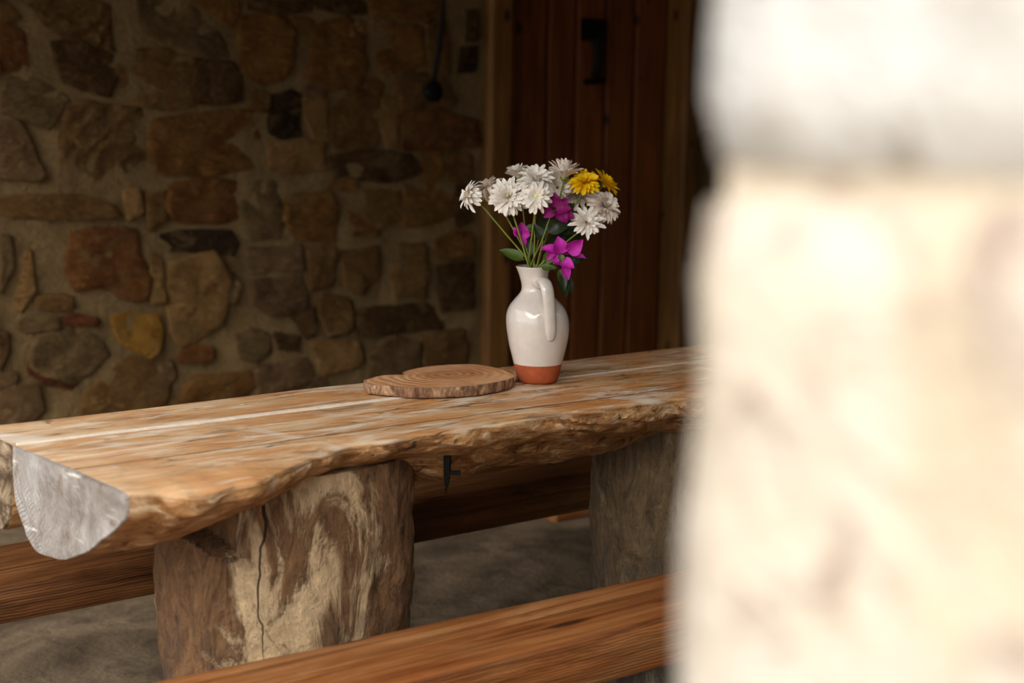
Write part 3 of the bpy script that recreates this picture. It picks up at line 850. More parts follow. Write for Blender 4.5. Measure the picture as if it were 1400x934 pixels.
fb = empty('timber_bench', (1.3, 1.86, 0))
tag(fb, 'oiled orange-brown timber beam bench on grey stump legs between pillar and table', 'bench', 'beam benches along the table')
beam('seat_beam', -0.6, 3.05, lambda x: 1.757 - 0.028 * (x - 1.1), lambda x: 1.985 - 0.050 * (x - 0.79), lambda x: 0.46, lambda x: 0.368, BENCH, fb, 2.0, 0.012)
def stump(cx, cy, rx, ry, h, parent, seed):
    n, nz = 40, 14
    V = []
    for i in range(nz):
        z = h * i / (nz - 1)
        for j in range(n):
            a = 2 * math.pi * j / n
            k = 1 + 0.05 * fbm((math.cos(a) + seed, math.sin(a), z * 2), 1.7, 3) + 0.02 * mn.noise(Vector((a * 8, z * 5, seed)))
            V.append((cx + rx * k * math.cos(a), cy + ry * k * math.sin(a), z))
    F = grid_faces(nz, n, True) + [tuple(range(n))[::-1], tuple(range((nz - 1) * n, nz * n))]
    return mk('stump_leg', V, F, STUMP, parent, org=(cx, cy, 0), sharp=60)
stump(1.82, 1.845, 0.17, 0.085, 0.372, fb, 1.0)
stump(-0.1, 1.90, 0.17, 0.085, 0.372, fb, 5.0)

bb = empty('timber_bench', (1.5, 2.76, 0))
tag(bb, 'darker worn timber beam bench with plank legs between table and stone wall', 'bench', 'beam benches along the table')
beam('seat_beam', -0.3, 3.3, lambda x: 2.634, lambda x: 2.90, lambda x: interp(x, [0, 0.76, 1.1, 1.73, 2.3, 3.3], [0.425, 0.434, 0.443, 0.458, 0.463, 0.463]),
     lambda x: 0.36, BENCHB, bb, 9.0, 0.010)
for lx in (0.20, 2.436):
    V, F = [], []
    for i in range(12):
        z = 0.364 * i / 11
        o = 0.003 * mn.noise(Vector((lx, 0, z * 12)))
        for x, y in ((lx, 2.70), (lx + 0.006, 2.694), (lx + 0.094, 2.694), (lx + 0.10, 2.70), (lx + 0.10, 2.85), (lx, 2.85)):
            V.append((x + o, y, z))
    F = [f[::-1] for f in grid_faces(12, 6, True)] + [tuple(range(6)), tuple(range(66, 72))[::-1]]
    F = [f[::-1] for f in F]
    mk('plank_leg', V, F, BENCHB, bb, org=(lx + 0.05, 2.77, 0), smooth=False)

# low timber step lying on the floor behind the bench
fp = beam('floor_plank', 2.885, 4.05, lambda x: 3.565, lambda x: 3.86, lambda x: 0.05, lambda x: 0.0, BENCH, None, 4.0, 0.006)
tag(fp, 'orange wooden board lying on the floor between bench and plank door', 'board')

# iron ladle on the wall
lb = Vector((3.150, 4.715, 1.430))
ld = empty('iron_ladle', (3.15, 4.73, 1.38))
tag(ld, 'black iron ladle with long thin handle hanging on the stone wall beside the door post', 'ladle')
V, F = [], []
nr, nn = 12, 24
for i in range(nr):
    a = math.pi * i / (nr - 1)
    for j in range(nn):
        t = 2 * math.pi * j / nn
        r = 0.042 * math.sin(a)
        x = r * math.cos(t); z = r * math.sin(t)
        if x < -0.02: x -= 0.010 * max(0, 1 - abs(z) / 0.018)      # pouring lip
        V.append(lb + Vector((x, -0.028 * math.cos(a) * (1 if a < math.pi / 2 else 0.55), z)))
mk('bowl', V, [f[::-1] for f in grid_faces(nr, nn, True)], IRON, ld)
V, F = tube([lb + Vector(p) for p in ((0.004, 0.004, 0.03), (0.010, 0.006, 0.08), (0.030, 0.008, 0.16), (0.046, 0.010, 0.28), (0.060, 0.010, 0.42), (0.074, 0.010, 0.56), (0.082, 0.0, 0.585), (0.086, 0.022, 0.575))],
            [0.010, 0.010, 0.011, 0.008, 0.007, 0.0065, 0.006, 0.005], 8)
mk('handle', V, F, IRON, ld)

# ------------------------------------------------------------------ wood slice board on the table
BO = [(1.494, 2.489), (1.55, 2.515), (1.595, 2.500), (1.621, 2.533), (1.688, 2.556), (1.751, 2.550), (1.802, 2.523), (1.815, 2.447), (1.799, 2.380), (1.772, 2.342),
      (1.707, 2.315), (1.633, 2.312), (1.574, 2.331), (1.525, 2.362), (1.490, 2.414), (1.476, 2.450)]
def slice_mat():
    k = Mat('slice_face', 0.7, 0.3)
    o = k.co((1, 1.25, 1), loc=(-0.01, -0.01, 0))
    rings = k.wave(o, 15, 6.0, 5, 1.2, 'RINGS', 'Z')
    n1 = k.noise(k.co(), 8, 6, 0.66, 0.6)
    col = k.ramp(n1, [(0.3, sc(198, 136, 88)), (0.5, sc(216, 158, 110)), (0.7, sc(230, 182, 136))])
    col = k.mix(0.20, col, k.ramp(rings, [(0.2, 0.66), (0.7, 1.12)]), 'MULTIPLY')
    ob = k.sep(o)
    rr = k.ma('SQRT', k.ma('ADD', k.ma('MULTIPLY', ob[0], ob[0]), k.ma('MULTIPLY', ob[1], ob[1])))
    heart = k.ma('ADD', rr, k.ma('MULTIPLY', k.ma('SUBTRACT', n1, 0.5), 0.08))
    col = k.mix(k.ramp(heart, [(0.055, 0.40), (0.075, 0)]), col, sc(158, 92, 50))
    col = k.mix(k.ramp(rr, [(0.003, 0.9), (0.008, 0)]), col, sc(70, 36, 20))
    n2 = k.noise(k.co((40, 8, 8)), 1.6, 5, 0.7)
    col = k.mix(0.4, col, k.ramp(n2, [(0.3, 0.75), (0.7, 1.12)]), 'MULTIPLY')
    return k.out(col, None, k.bump(k.ma('ADD', rings, n2), 0.35, 0.004))
def slice_bark():
    k = Mat('slice_bark', 0.9, 0.2)
    n1 = k.noise(k.co((1, 1, 0.35)), 60, 6, 0.72, 0.8)
    col = k.ramp(n1, [(0.34, sc(92, 66, 52)), (0.5, sc(158, 118, 90)), (0.66, sc(214, 178, 140))])
    return k.out(col, None, k.bump(n1, 0.9, 0.012))
bd = empty('wood_slice_board', (1.65, 2.43, TZ))
tag(bd, 'flat round wood slice serving board with bark rim lying on the table', 'board')
NB = 110
ring = spline(BO + BO[:1], NB + 1)[:NB]
bc = np.array((1.655, 2.435))
V = []
for s, z in ((0.0, 0.0242), (0.25, 0.0243), (0.5, 0.0240), (0.75, 0.0238), (0.92, 0.0236), (0.985, 0.0232)):
    for p in ring:
        q = bc + (p - bc) * max(s, 0.001)
        V.append((q[0], q[1], TZ + z + 0.0004))
mk('slice_face', V, grid_faces(6, NB, True), slice_mat(), bd, org=(1.665, 2.435, TZ))
V = []
for s, z in ((0.98, 0.0233), (0.996, 0.0225), (1.0, 0.019), (0.997, 0.012), (0.992, 0.006), (0.975, 0.0015), (0.9, 0.0008), (0.2, 0.0008)):
    for j, p in enumerate(ring):
        k = 1 + (0.016 * fbm((p[0], p[1], z * 1.4), 34, 4) if 0.985 < s < 1.01 else 0)
        q = bc + (p - bc) * s * k
        zz_ = z + (0.0016 * mn.noise(Vector((p[0] * 60, p[1] * 60, 0))) if 0.001 < z < 0.01 else 0)
        V.append((q[0], q[1], TZ + zz_ + 0.0014))
F = grid_faces(8, NB, True)
tag(mk('bark_rim', V, F, slice_bark(), bd, org=(1.655, 2.435, TZ)), 'rough brown bark rim')

# ------------------------------------------------------------------ jug
JX, JY, JZ = 1.865, 2.382, TZ + 0.0015
JR = Vector((0.787, -0.617, 0))       # sideways as one stands before the open side
JT = Vector((-0.617, -0.787, 0))      # towards the open side
def glaze_mat():
    k = Mat('white_glaze', 0.09, 0.6)
    n1 = k.noise(k.co(), 26, 5, 0.6)
    col = k.ramp(n1, [(0.3, sc(214, 204, 194)), (0.7, sc(228, 219, 210))])
    k.b.inputs['Coat Weight'].default_value = 0.4
    k.b.inputs['Coat Roughness'].default_value = 0.06
    return k.out(col, None, k.bump(k.noise(k.co((1, 1, 2.5)), 14, 3, 0.5), 0.10, 0.01))
GLAZE = glaze_mat()
TERRA = plain('terracotta', sc(168, 84, 50), 0.8, 0.2, 50, 0.22, 0.5)
def jug_axis(z):      # the hand-thrown neck leans a little
    return Vector((JX, JY, JZ)) - JR * (0.013 * max(0, (z - 0.10) / 0.148) ** 1.2)
def lathe(prof, n=56):
    V = []
    for r, z in prof:
        c = jug_axis(z)
        for j in range(n):
            a = 2 * math.pi * j / n
            V.append(c + Vector((r * math.cos(a), r * math.sin(a), z)))
    return V, grid_faces(len(prof), n, True)
jug = empty('glazed_jug', (JX, JY, JZ))
tag(jug, 'white glazed pottery jug with bare terracotta foot standing on the table', 'jug')
V, F = lathe([(0.001, 0.0), (0.040, 0.0), (0.0435, 0.003), (0.046, 0.012), (0.050, 0.030), (0.0525, 0.041)])
tag(mk('terracotta_foot', V, F, TERRA, jug), 'unglazed terracotta foot')
prof = spline([(0.0525, 0.0405), (0.0565, 0.056), (0.0625, 0.080), (0.0668, 0.105), (0.0680, 0.125), (0.0660, 0.145), (0.0585, 0.163), (0.0460, 0.178), (0.0355, 0.189),
               (0.0295, 0.199), (0.0285, 0.211), (0.0305, 0.225), (0.0338, 0.238), (0.0368, 0.2465), (0.0368, 0.2485), (0.0350, 0.2490), (0.0325, 0.244), (0.0275, 0.225), (0.0252, 0.205), (0.034, 0.185), (0.055, 0.160), (0.060, 0.120), (0.045, 0.05), (0.002, 0.04)], 90)
V, F = lathe([(max(p[0], 0.0008), p[1]) for p in prof])
mk('body', V, F, GLAZE, jug)
HD = (JT * math.cos(R(24)) + JR * math.sin(R(24)))
hp = spline([(0.026, 0.214), (0.040, 0.2215), (0.055, 0.2195), (0.0645, 0.206), (0.0675, 0.188), (0.0685, 0.168), (0.0690, 0.150), (0.0685, 0.135), (0.0690, 0.122), (0.0680, 0.110), (0.066, 0.098)], 40)
HS = JR * math.cos(R(24)) - JT * math.sin(R(24))
V = []
for i, (r, z) in enumerate(hp):
    c = Vector((JX, JY, JZ + z)) + (jug_axis(z) - Vector((JX, JY, JZ))) + HD * r
    p, q = hp[max(i - 1, 0)], hp[min(i + 1, len(hp) - 1)]
    t = (HD * (q[0] - p[0]) + Vector((0, 0, q[1] - p[1]))).normalized()
    nrm = t.cross(HS).normalized()
    f = i / (len(hp) - 1)
    wd = interp(f, [0, 0.1, 0.3, 0.75, 0.9, 1], [0.017, 0.0145, 0.0145, 0.0125, 0.0110, 0.006])
    th = interp(f, [0, 0.1, 0.3, 0.7, 0.85, 1], [0.012, 0.0085, 0.0085, 0.0075, 0.006, 0.003])
    for j in range(14):
        a = 2 * math.pi * j / 14
        V.append(c + HS * math.cos(a) * wd + nrm * math.sin(a) * th)
F = grid_faces(len(hp), 14, True) + [tuple(range(14))[::-1], tuple(range(len(V) - 14, len(V)))]
mk('handle', V, F, GLAZE, jug)

# ------------------------------------------------------------------ bouquet
def petal_mat(name, c, c2, trans=0.25):
    k = Mat(name, 0.55, 0.3)
    n1 = k.noise(k.co(rand=True), 45, 4, 0.6)
    k.b.inputs['Subsurface Weight'].default_value = 0.0
    return k.out(k.mix(k.ramp(n1, [(0.35, 0), (0.68, 1)]), c, c2), None, k.bump(k.noise(k.co(rand=True), 160, 4, 0.6), 0.35, 0.003))
WHITE = petal_mat('white_petal', sc(254, 249, 240), sc(246, 234, 220))
BLUSH = petal_mat('blush_petal', sc(254, 245, 234), sc(246, 228, 212))
YELLOW = petal_mat('yellow_petal', sc(255, 216, 10), sc(248, 192, 6))
MAGENTA = petal_mat('magenta_bract', sc(206, 44, 180), sc(160, 20, 134))
MAGDARK = petal_mat('deep_magenta_bract', sc(150, 14, 112), sc(120, 8, 90))
STEM = plain('green_stem', sc(122, 134, 52), 0.5, 0.4, 60, 0.2, 0.1)
LEAF = plain('green_leaf', sc(74, 92, 34), 0.45, 0.4, 50, 0.3, 0.2)
DLEAF = plain('dark_leaf', sc(38, 50, 26), 0.4, 0.4, 50, 0.3, 0.2)
HEART = plain('flower_heart', sc(238, 234, 176), 0.7, 0.2, 200, 0.3, 0.5)
PXM = 632.6
def bq(px, py, t):
    """point of the bouquet: sideways, height and how far it leans out of the jug"""
    k = 1 - t * 0.33
    return Vector((JX, JY, JZ)) + JR * ((px - 735) / PXM * k) + JT * t + Vector((0, 0, (522 - py) / PXM * k + t * 0.182))
def basis(nv):
    z = nv.normalized()
    x = z.orthogonal().normalized()
    return x, z.cross(x), z
def petal(org, x, y, z, az, r0, L, W, e0, e1, rg, cup=0.25):
    """one strap petal: 5 stations by 3"""
    rad = x * math.cos(az) + y * math.sin(az)
    side = -x * math.sin(az) + y * math.cos(az)
    V = []
    p = org + rad * r0
    st = (0, 0.3, 0.6, 0.85, 1.0)
    wf = (0.42, 0.75, 1.0, 0.86, 0.22)
    prev = 0
    tw = rg.uniform(-0.35, 0.35)
    for s, w_ in zip(st, wf):
        e = R(e0 + (e1 - e0) * s)
        d = rad * math.cos(e) + z * math.sin(e)
        nrm = z * math.cos(e) - rad * math.sin(e)
        p = p + d * L * (s - prev)
        prev = s
        sd = side * math.cos(tw * s) + nrm * math.sin(tw * s)
        h = W * w_ / 2
        V += [p - sd * h + nrm * h * cup * 2, p.copy(), p + sd * h + nrm * h * cup * 2]
    F = []
    for i in range(4):
        for j in range(2):
            a = i * 3 + j
            F.append((a, a + 1, a + 4, a + 3))
    return V, F
def bloom(c, nv, rad, rg, layers):
    x, y, z = basis(nv)
    parts = []
    for cnt, lf, e0, e1, lift in layers:
        ph = rg.uniform(0, 6)
        for i in range(cnt):
            az = ph + 2 * math.pi * (i + rg.uniform(-0.3, 0.3)) / cnt
            L = rad * lf * rg.uniform(0.76, 1.12)
            parts.append(petal(c + z * rad * lift, x, y, z, az, rad * 0.10, L, rad * 0.265 * rg.uniform(0.85, 1.15), e0 + rg.uniform(-9, 9), e1 + rg.uniform(-14, 14), rg))
    return join(*parts)
FULL = [(20, 1.0, 14, -30, 0.0), (20, 0.97, 30, -6, 0.03), (18, 0.86, 46, 12, 0.06), (15, 0.68, 60, 32, 0.09), (10, 0.44, 76, 62, 0.12), (6, 0.28, 86, 86, 0.14)]
OPEN = [(14, 1.0, 14, -10, 0.0), (13, 0.92, 30, 8, 0.03), (11, 0.72, 48, 28, 0.06), (9, 0.48, 66, 58, 0.1)]
CUP = [(15, 1.0, 48, 16, 0.0), (15, 1.0, 60, 34, 0.03), (13, 0.94, 70, 52, 0.06), (11, 0.85, 80, 68, 0.09)]
DROOP = [(15, 1.0, 4, -62, 0.0), (15, 0.98, 22, -44, 0.03), (13, 0.85, 40, -10, 0.06), (11, 0.62, 60, 30, 0.1)]
def mouth_pt(mouth):
    return jug_axis(0.248) + Vector((0, 0, 0.244)) + JR * mouth[0] + JT * mouth[1]
def flower_geo(px, py, t, nv, rpx, layers, seed, mouth, bend, heart):
    """shapes of one cut flower: head position, petals, heart, calyx, stem"""
    rg = random.Random(seed)
    c = bq(px, py, t)
    n = (JR * nv[0] + JT * nv[1] + Vector((0, 0, nv[2]))).normalized()
    rad = rpx * 1.13 / PXM
    g = {'petals': bloom(c, n, rad, rg, layers)}
    x, y, z = basis(n)
    if heart:
        V = []
        for i in range(5):
            a = math.pi / 2 * i / 4
            for j in range(10):
                q = 2 * math.pi * j / 10
                V.append(c + (x * math.cos(q) + y * math.sin(q)) * rad * 0.17 * math.cos(a) + z * rad * (0.12 + 0.14 * math.sin(a)))
        g['flower_heart'] = (V, grid_faces(5, 10, True))
    g['calyx'] = tube([c - z * rad * 0.20, c - z * rad * 0.10, c + z * rad * 0.02], [rad * 0.07, rad * 0.20, rad * 0.24], 10)
    # stem: up from the bottom of the jug, out of its mouth, bowed, into the calyx
    m0 = mouth_pt(mouth)
    b0 = m0 + JR * 0.008 - Vector((0, 0, 0.185))
    b1 = m0 + JR * 0.004 - Vector((0, 0, 0.050))
    e = c - z * rad * 0.16
    bd = JR * bend[0] + JT * bend[1]
    mid = m0.lerp(e, 0.5) + bd + Vector((0, 0, 0.004))
    e2 = m0.lerp(e, 0.86) + bd * 0.5 - z * 0.006
    pts = [Vector(p) for p in spline([b0, b1, m0, mid, e2, e], 22)]
    g['stem'] = tube(pts, [0.0022 - 0.0006 * i / 21 for i in range(22)], 7)
    return c, g
def chrys(geo, m, label, name):
    c, g = geo
    root = empty(name, c)
    tag(root, label, 'flower', 'cut flowers in the jug')
    bl = mk('petals', *g['petals'], m, root, org=c)
    if 'flower_heart' in g: mk('flower_heart', *g['flower_heart'], HEART, bl, org=c)
    mk('calyx', *g['calyx'], STEM, root, org=c)
    mk('stem', *g['stem'], STEM, root, org=c)

FL = [
    (641, 271, 0.010, (-0.85, 0.25, 0.35), 19, DROOP, WHITE, 'white chrysanthemum hanging out farthest over the wood slice board', (-0.020, 0.010), -0.004, False),
    (668, 260, -0.004, (-0.45, -0.15, 0.9), 21, DROOP, BLUSH, 'faded white chrysanthemum turned to the stone wall beside the farthest overhanging bloom', (-0.017, 0.016), 0.0, False),
    (691, 272, 0.030, (-0.10, 0.93, 0.36), 22.5, FULL, WHITE, 'large full white chrysanthemum facing outwards with pale yellow heart', (-0.012, 0.020), -0.004, True),
    (706, 246, -0.020, (-0.25, -0.05, 0.95), 18, CUP, WHITE, 'white cup-shaped chrysanthemum rising behind the large full bloom', (-0.008, -0.012), 0.0, False),
    (729, 250, 0.018, (0.06, 0.60, 0.80), 22, FULL, WHITE, 'dense white chrysanthemum standing above its twin in the middle', (0.000, 0.006), 0.0, False),
    (730, 271, 0.034, (-0.05, 0.86, 0.25), 19, DROOP, WHITE, 'white chrysanthemum with drooping petals and yellowish heart under the dense one', (0.003, 0.022), 0.003, True),
    (750, 247, -0.022, (0.0, -0.2, 0.98), 17, OPEN, BLUSH, 'small half hidden white chrysanthemum behind the middle pair', (0.006, -0.014), 0.0, False),
    (766, 245, -0.006, (0.05, 0.10, 1.0), 22, CUP, BLUSH, 'tallest cup-shaped blush white chrysanthemum beside the yellow pair', (0.010, -0.004), 0.004, False),
    (758, 258, 0.014, (-0.20, 0.55, -0.10), 20, DROOP, WHITE, 'white chrysanthemum with hanging petals beneath the tallest bloom', (0.008, 0.012), 0.0, False),
    (785, 270, 0.012, (0.15, 0.60, 0.62), 22, OPEN, WHITE, 'open white chrysanthemum just under the yellow pair', (0.012, 0.006), 0.006, False),
    (819, 283, 0.000, (0.55, 0.55, 0.55), 22, FULL, BLUSH, 'large white chrysanthemum leaning out away from the wood slice below yellow', (0.018, 0.004), 0.012, False),
    (797, 305, 0.024, (0.15, 0.80, 0.50), 20, OPEN, WHITE, 'lowest white chrysanthemum with few loose petals above the magenta bracts', (0.015, 0.012), 0.008, False),
    (812, 293, -0.016, (0.6, 0.1, -0.3), 18, DROOP, BLUSH, 'wilted blush chrysanthemum tucked behind the large outer bloom', (0.016, -0.004), 0.010, False),
    (794, 252, 0.010, (-0.10, 0.62, 0.70), 18, FULL, YELLOW, 'dense yellow chrysanthemum next to the tallest white bloom', (0.012, -0.004), 0.006, False),
    (820, 253, 0.000, (0.62, 0.10, 0.75), 20, OPEN, YELLOW, 'looser yellow chrysanthemum with outstretched petals at the bouquet rim', (0.016, -0.006), 0.010, False),
]
# where each stem leaves the mouth, how it bows and how far the head leans, so that none runs through another
FIT = [(0.012, (0.0008, 0.0009), (-0.0, 0.0001)),
       (-0.021, (-0.0002, -0.0047), (0.0, -0.0)),
       (0.0436, (-0.0082, 0.018), (-0.0001, -0.0)),
       (-0.045, (-0.0089, -0.0157), (0.0, 0.0)),
       (0.0385, (0.002, 0.0154), (0.0001, 0.0001)),
       (0.0961, (-0.0106, 0.0022), (-0.0, 0.0)),
       (-0.062, (0.0, -0.0155), (0.0, 0.0)),
       (0.033, (0.009, -0.0042), (0.0012, 0.0001)),
       (0.0059, (0.0075, 0.0108), (-0.0002, 0.0)),
       (-0.0477, (0.0141, -0.0085), (-0.0001, -0.0)),
       (0.0156, (0.0129, 0.0069), (0.0, 0.0)),
       (0.0621, (0.0092, 0.0179), (0.0027, 0.0009)),
       (-0.0499, (0.0132, -0.0147), (-0.0, 0.0001)),
       (0.0272, (0.0161, 0.0019), (0.0, 0.0001)),
       (-0.02, (0.0167, -0.0033), (-0.0, 0.0002))]
for i, (px, py, t, nv, rpx, lay, m, lab, mo, bend, ht) in enumerate(FL):
    t, mo, bend = FIT[i]
    chrys(flower_geo(px, py, t, nv, rpx, lay, 40 + i, mo, bend, ht), m, lab, 'yellow_chrysanthemum' if m is YELLOW else 'white_chrysanthemum')

def leaf(c, d, nrm, L, W, fold=0.25, curl=0.3, n=8, tip=1.0):
    """pointed ovate leaf from its stalk end c along d"""
    d = d.normalized()
    s = d.cross(nrm).normalized()
    u = s.cross(d).normalized()
    V, F = [], []
    for i in range(n):
        f = i / (n - 1)
        w_ = W / 2 * (math.sin(math.pi * f ** 0.75) ** 0.8 if 0 < f < 1 else 0.02)
        p = c + d * L * f - u * L * curl * f * f
        p = p + u * L * 0.10 * mn.noise(c * 400 + Vector((f * 3, 0, 0)))
        e1 = 1 + 0.35 * mn.noise(c * 300 + Vector((f * 4, 9, 0)))
        V += [p - s * w_ + u * w_ * fold * 2 * e1, p - s * w_ * 0.5 + u * w_ * fold * 0.7, p, p + s * w_ * 0.5 + u * w_ * fold * 0.7, p + s * w_ + u * w_ * fold * 2 / e1]
    for i in range(n - 1):
        for j in range(4):
            a = i * 5 + j
            F.append((a, a + 1, a + 6, a + 5))
    return V, F
def lv(x, t, z): return JR * x + JT * t + Vector((0, 0, z))
def sprig_geo(path, bracts, leaves, mouth, dts):
    """shapes of one sprig; dts: how much farther out the stem and each bract and leaf stand"""
    m0 = mouth_pt(mouth)
    d0 = dts[0]
    up_ = [bq(p[0], p[1], p[2] + d0) for p in path[1:]]
    pts = [Vector(p) for p in spline([m0 + JR * 0.008 - Vector((0, 0, 0.185)), m0 + JR * 0.004 - Vector((0, 0, 0.050)), m0] + up_, 26)]
    out = [('stem', pts[9], tube(pts, [0.0020 - 0.0008 * i / 25 for i in range(26)], 6), None)]
    for i, r in enumerate(list(bracts) + list(leaves)):
        px, py, t, d, nn_, L, W = r[:7]
        isb = len(r) == 7
        c = bq(px, py, t + d0 + dts[i + 1])
        G = leaf(c, lv(*d), lv(*nn_), L / PXM, W / PXM, 0.26 if isb else 0.2, 0.22 if isb else 0.3)
        near = min(pts[12:], key=lambda q: (q - c).length)
        G = join(G, tube([near, near.lerp(c, 0.6) + Vector((0, 0, 0.001)), c + lv(*d) * 0.001], 0.0008, 5))
        out.append(('bract' if isb else 'leaf', c, G, None if isb else r[7]))
    return out
SPRIGS = []
def sprig(name, label, cat, path, bracts, leaves, m):
    SPRIGS.append((name, label, cat, path, bracts, leaves, m))
sprig('bougainvillea_sprig', 'bougainvillea sprig with deep magenta bracts high under the white blooms', 'flower',
      [(731, 366, 0.012), (738, 330, 0.026), (748, 300, 0.036), (756, 288, 0.040)],
      [(748, 288, 0.044, (-0.4, 0.2, 0.9), (0.2, 1, 0.1), 23, 18), (753, 284, 0.046, (0.1, 0.3, 0.9), (0.2, 1, 0), 19, 18), (756, 287, 0.048, (0.9, 0.3, 0.1), (0, 1, 0.4), 20, 17),
       (752, 288, 0.047, (-0.6, 0.3, -0.5), (0, 1, 0.1), 16, 15), (760, 288, 0.046, (0.5, 0.3, -0.8), (0, 1, 0), 20, 17), (765, 292, 0.044, (0.8, 0.2, -0.3), (0.2, 1, 0.2), 17, 15), (760, 284, 0.043, (0.6, 0.2, 0.5), (0, 1, -0.1), 17, 14)],
      [(745, 318, 0.020, (0.8, 0.2, 0.5), (0, 1, 0.3), 42, 22, DLEAF), (742, 330, 0.012, (-0.5, 0.2, 0.8), (0, 1, 0.2), 26, 15, DLEAF), (752, 300, 0.018, (0.7, -0.1, 0.5), (0, 1, 0.1), 36, 20, DLEAF),
       (740, 322, 0.010, (0.3, -0.1, 0.9), (0, 1, 0.1), 40, 24, DLEAF), (756, 310, 0.014, (0.9, 0.1, -0.1), (0, 1, 0.3), 34, 20, DLEAF), (748, 345, 0.010, (0.6, 0.1, 0.6), (0, 1, 0.2), 44, 26, DLEAF)], MAGDARK)
sprig('bougainvillea_sprig', 'small bougainvillea sprig of two magenta bracts among the bare stems', 'flower',
      [(726, 366, 0.006), (719, 346, 0.010), (713, 330, 0.012), (711, 322, 0.012)],
      [(709, 325, 0.014, (0.15, 0.25, 0.95), (0.4, 1, 0), 19, 20), (712, 327, 0.016, (0.3, 0.3, -0.9), (0, 1, 0.2), 11, 9), (708, 324, 0.012, (-0.5, 0.2, 0.7), (-0.3, 1, 0), 14, 11), (711, 324, 0.014, (0.8, 0.2, 0.2), (0.2, 1, 0.2), 12, 11)],
      [(722, 352, 0.008, (-0.2, 0.1, 0.9), (0.2, 1, 0.1), 36, 17, DLEAF), (715, 316, 0.010, (0.9, 0.2, 0.2), (0, 0.8, 0.6), 24, 13, LEAF), (713, 357, 0.004, (-0.85, 0.1, 0.55), (0, 0.7, 0.7), 34, 18, LEAF)], MAGENTA)
sprig('bougainvillea_sprig', 'full bougainvillea sprig of bright magenta bracts drooping low over the jug handle', 'flower',
      [(738, 366, 0.022), (748, 360, 0.034), (758, 350, 0.044), (764, 347, 0.048)],
      [(764, 348, 0.052, (-0.15, 0.2, 0.95), (0.2, 1, 0), 24, 22), (762, 344, 0.050, (-0.9, 0.2, 0.25), (0, 0.8, 0.5), 26, 13), (772, 344, 0.052, (0.8, 0.3, 0.55), (0.3, 1, -0.1), 26, 22), (754, 342, 0.050, (-0.5, 0.3, -0.8), (0, 1, 0.1), 16, 11),
       (764, 360, 0.056, (-0.8, 0.3, 0.3), (0, 0.8, 0.6), 12, 12), (764, 358, 0.056, (0.85, 0.4, -0.25), (0, 0.8, 0.6), 20, 17), (768, 362, 0.056, (0.35, 0.3, -0.95), (0.2, 1, 0), 21, 13), (760, 348, 0.052, (-0.3, 0.3, -0.6), (0, 1, 0.1), 14, 10), (776, 348, 0.046, (1.0, 0.1, -0.1), (0, 0.8, 0.6), 22, 9)],
      [(764, 348, 0.055, (0.1, 0.4, -0.9), (0, 1, 0.2), 11, 9, LEAF), (743, 358, 0.036, (0.3, 0.3, 0.4), (0, 1, 0.1), 22, 15, LEAF), (762, 368, 0.036, (0.35, 0.2, -0.9), (0.2, 1, 0.1), 28, 13, LEAF), (738, 366, 0.030, (0.8, 0.3, 0.1), (0, 0.8, 0.7), 20, 13, LEAF),
       (764, 380, 0.030, (0.35, 0.1, -0.95), (0.2, 1, 0), 28, 15, DLEAF), (768, 374, 0.030, (0.5, 0.1, -0.9), (0.3, 1, 0), 30, 13, DLEAF), (768, 360, 0.034, (0.8, 0.1, 0.3), (0, 1, 0.3), 28, 17, DLEAF), (766, 372, 0.034, (0.15, 0.3, -0.85), (0.2, 1, 0), 26, 11, DLEAF),
       (776, 354, 0.030, (0.85, 0.0, 0.1), (0, 1, 0.3), 26, 13, DLEAF), (770, 338, 0.026, (0.6, -0.1, 0.6), (0, 1, 0.3), 30, 17, DLEAF)], MAGENTA)

SFIT = [((-0.0066, 0.0087), [0.032, -0.0015, 0.0001, 0.0008, 0.0, -0.0, 0.0, -0.0, -0.002, -0.0007, -0.0002, 0.0006, -0.0, -0.0223]),
        ((-0.0032, 0.0048), [0, 0.0, 0.0, 0.0005, 0.0, 0.0, 0.0, -0.0008]),
        ((0.014, 0.0143), [0.004, 0.0, -0.0008, 0.0, 0.0, 0.0, 0.0002, 0.0, 0.0, 0.0011, 0.0, 0.0, 0.0005, 0.0018, 0.0, 0.0, 0.0004, 0.0012, 0.0, 0.0])]
for (name, label, cat, path, bracts, leaves, m), (mo, dts) in zip(SPRIGS, SFIT):
    parts = sprig_geo(path, bracts, leaves, mo, dts)
    root = empty(name, parts[0][1])
    tag(root, label, cat, 'cut flowers in the jug')
    for kind, c, G, lm in parts:
        mk(kind, *G, STEM if kind == 'stem' else (lm or m), root, org=c if kind != 'stem' else None)

# ------------------------------------------------------------------ the sunlit pillar at the open side
def pillar_stone_mat(name, c1, c2, c3):
    k = Mat(name, 0.9, 0.15)
    v = k.co(rand=True)
    n1 = k.noise(v, 11, 5, 0.6, 0.8)
    n2 = k.noise(v, 20, 5, 0.65, 0.6)
    col = k.mix(k.ramp(n1, [(0.38, 0), (0.62, 1)]), c1, c2)
    col = k.mix(k.ramp(n2, [(0.52, 0), (0.64, 1)]), col, c3)
    return k.out(col, None, k.bump(k.ma('ADD', n2, k.ma('MULTIPLY', k.noise(v, 110, 4, 0.7), 0.2)), 0.8, 0.02))
PS = [pillar_stone_mat('pale_limestone', sc(216, 206, 192), sc(208, 190, 166), sc(170, 150, 136)),
      pillar_stone_mat('white_limestone', sc(220, 217, 212), sc(208, 203, 196), sc(180, 170, 160)),
      pillar_stone_mat('cream_limestone', sc(208, 194, 172), sc(196, 182, 162), sc(168, 150, 132))]
PX0, PX1, PY0, PY1 = 0.428, 1.05, -0.25, 0.4415
pil = empty('pillar', (0.74, 0.09, 0))
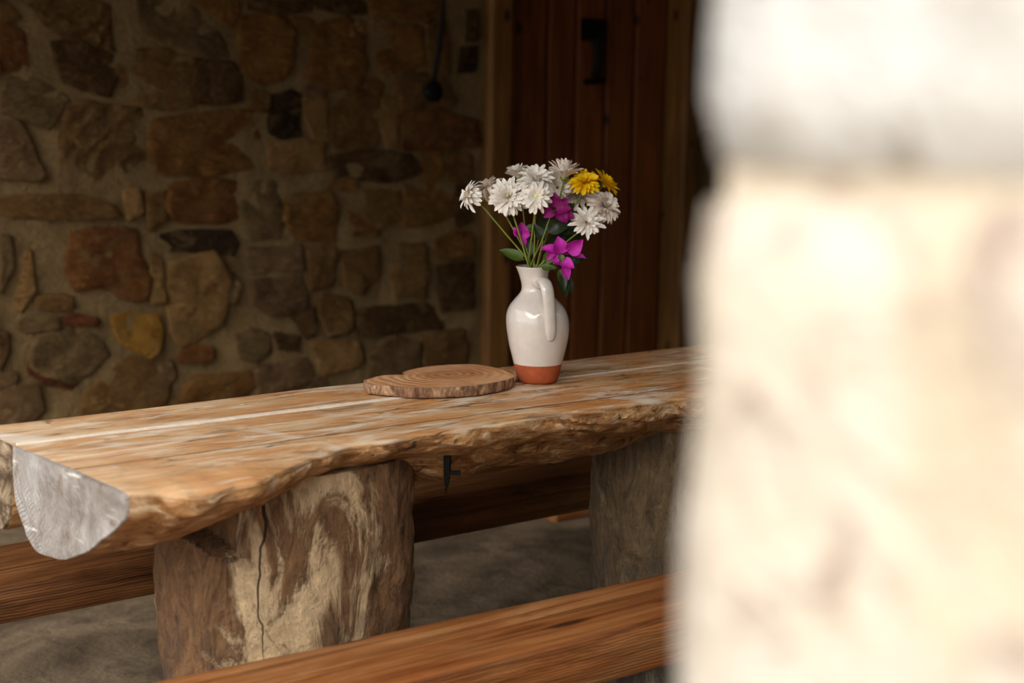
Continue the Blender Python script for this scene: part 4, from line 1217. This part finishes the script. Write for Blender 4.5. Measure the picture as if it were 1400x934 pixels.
tag(pil, 'pale sunlit rubble stone pillar at the open side of the porch', kind='structure')
V, F = box(PX0 + 0.006, PX1 - 0.005, PY0 + 0.012, PY1 - 0.014, 0.0, CEIL + 0.02)
mk('mortar_core', V, F, PS[2], pil, smooth=False)
def pblock(x0, x1, y0, y1, z0, z1, m, seed):
    """rounded, rough block"""
    n = 9
    c = Vector(((x0 + x1) / 2, (y0 + y1) / 2, (z0 + z1) / 2)); h = Vector(((x1 - x0) / 2, (y1 - y0) / 2, (z1 - z0) / 2))
    V, F, idx = [], [], {}
    rad = 0.022
    def add(p):
        key = (round(p.x, 5), round(p.y, 5), round(p.z, 5))
        if key in idx: return idx[key]
        q = Vector((p.x * h.x, p.y * h.y, p.z * h.z))
        inn = Vector([max(-(h[a] - rad), min(h[a] - rad, q[a])) for a in range(3)])
        d = q - inn
        if d.length > 1e-9: q = inn + d.normalized() * rad
        w_ = c + q
        w_ += q.normalized() * (0.010 * fbm((w_.x + seed, w_.y, w_.z), 9, 4) + 0.008 * mn.noise(Vector((w_.x * 5 + seed, w_.y * 5, w_.z * 5))))
        V.append(w_)
        idx[key] = len(V) - 1
        return idx[key]
    tt = [-1 + 2 * i / n for i in range(n + 1)]
    for ax in range(3):
        for sg in (-1, 1):
            for i in range(n):
                for j in range(n):
                    quad = []
                    for a, b in ((i, j), (i + 1, j), (i + 1, j + 1), (i, j + 1)):
                        v_ = [0, 0, 0]
                        v_[ax] = sg; v_[(ax + 1) % 3] = tt[a]; v_[(ax + 2) % 3] = tt[b]
                        quad.append(add(Vector(v_)))
                    F.append(tuple(quad if sg > 0 else quad[::-1]))
    return mk('stone', V, F, m, pil, org=(c.x, c.y, z0))
rp = random.Random(3)
courses = [0.0, 0.24, 0.46, 0.72, 0.93, 1.290, 1.62, 1.84, 2.08, CEIL]
for i in range(len(courses) - 1):
    z0, z1 = courses[i] + 0.001, courses[i + 1] - 0.001
    if z1 - z0 < 0.06: continue
    main = abs(courses[i] - 0.93) < 0.01
    y_split = 0.10 + rp.uniform(-0.08, 0.06)
    x_split = 0.74 + rp.uniform(-0.06, 0.06)
    ins = 0.0 if main else (0.010 if abs(courses[i] - 1.290) < 0.01 else rp.uniform(0, 0.015))
    k = 0 if main else (1 if abs(courses[i] - 1.290) < 0.01 else rp.randrange(3))
    pblock(PX0 - 0.012 + ins, x_split, y_split, PY1 - ins * 0.8, z0, z1, PS[k], rp.uniform(0, 50))
    pblock(PX0 - 0.008 + ins, x_split, PY0, y_split - 0.006, z0, z1, PS[rp.randrange(3)], rp.uniform(0, 50))
    pblock(x_split + 0.006, PX1, PY0, PY1 - ins, z0, z1, PS[rp.randrange(3)], rp.uniform(0, 50))
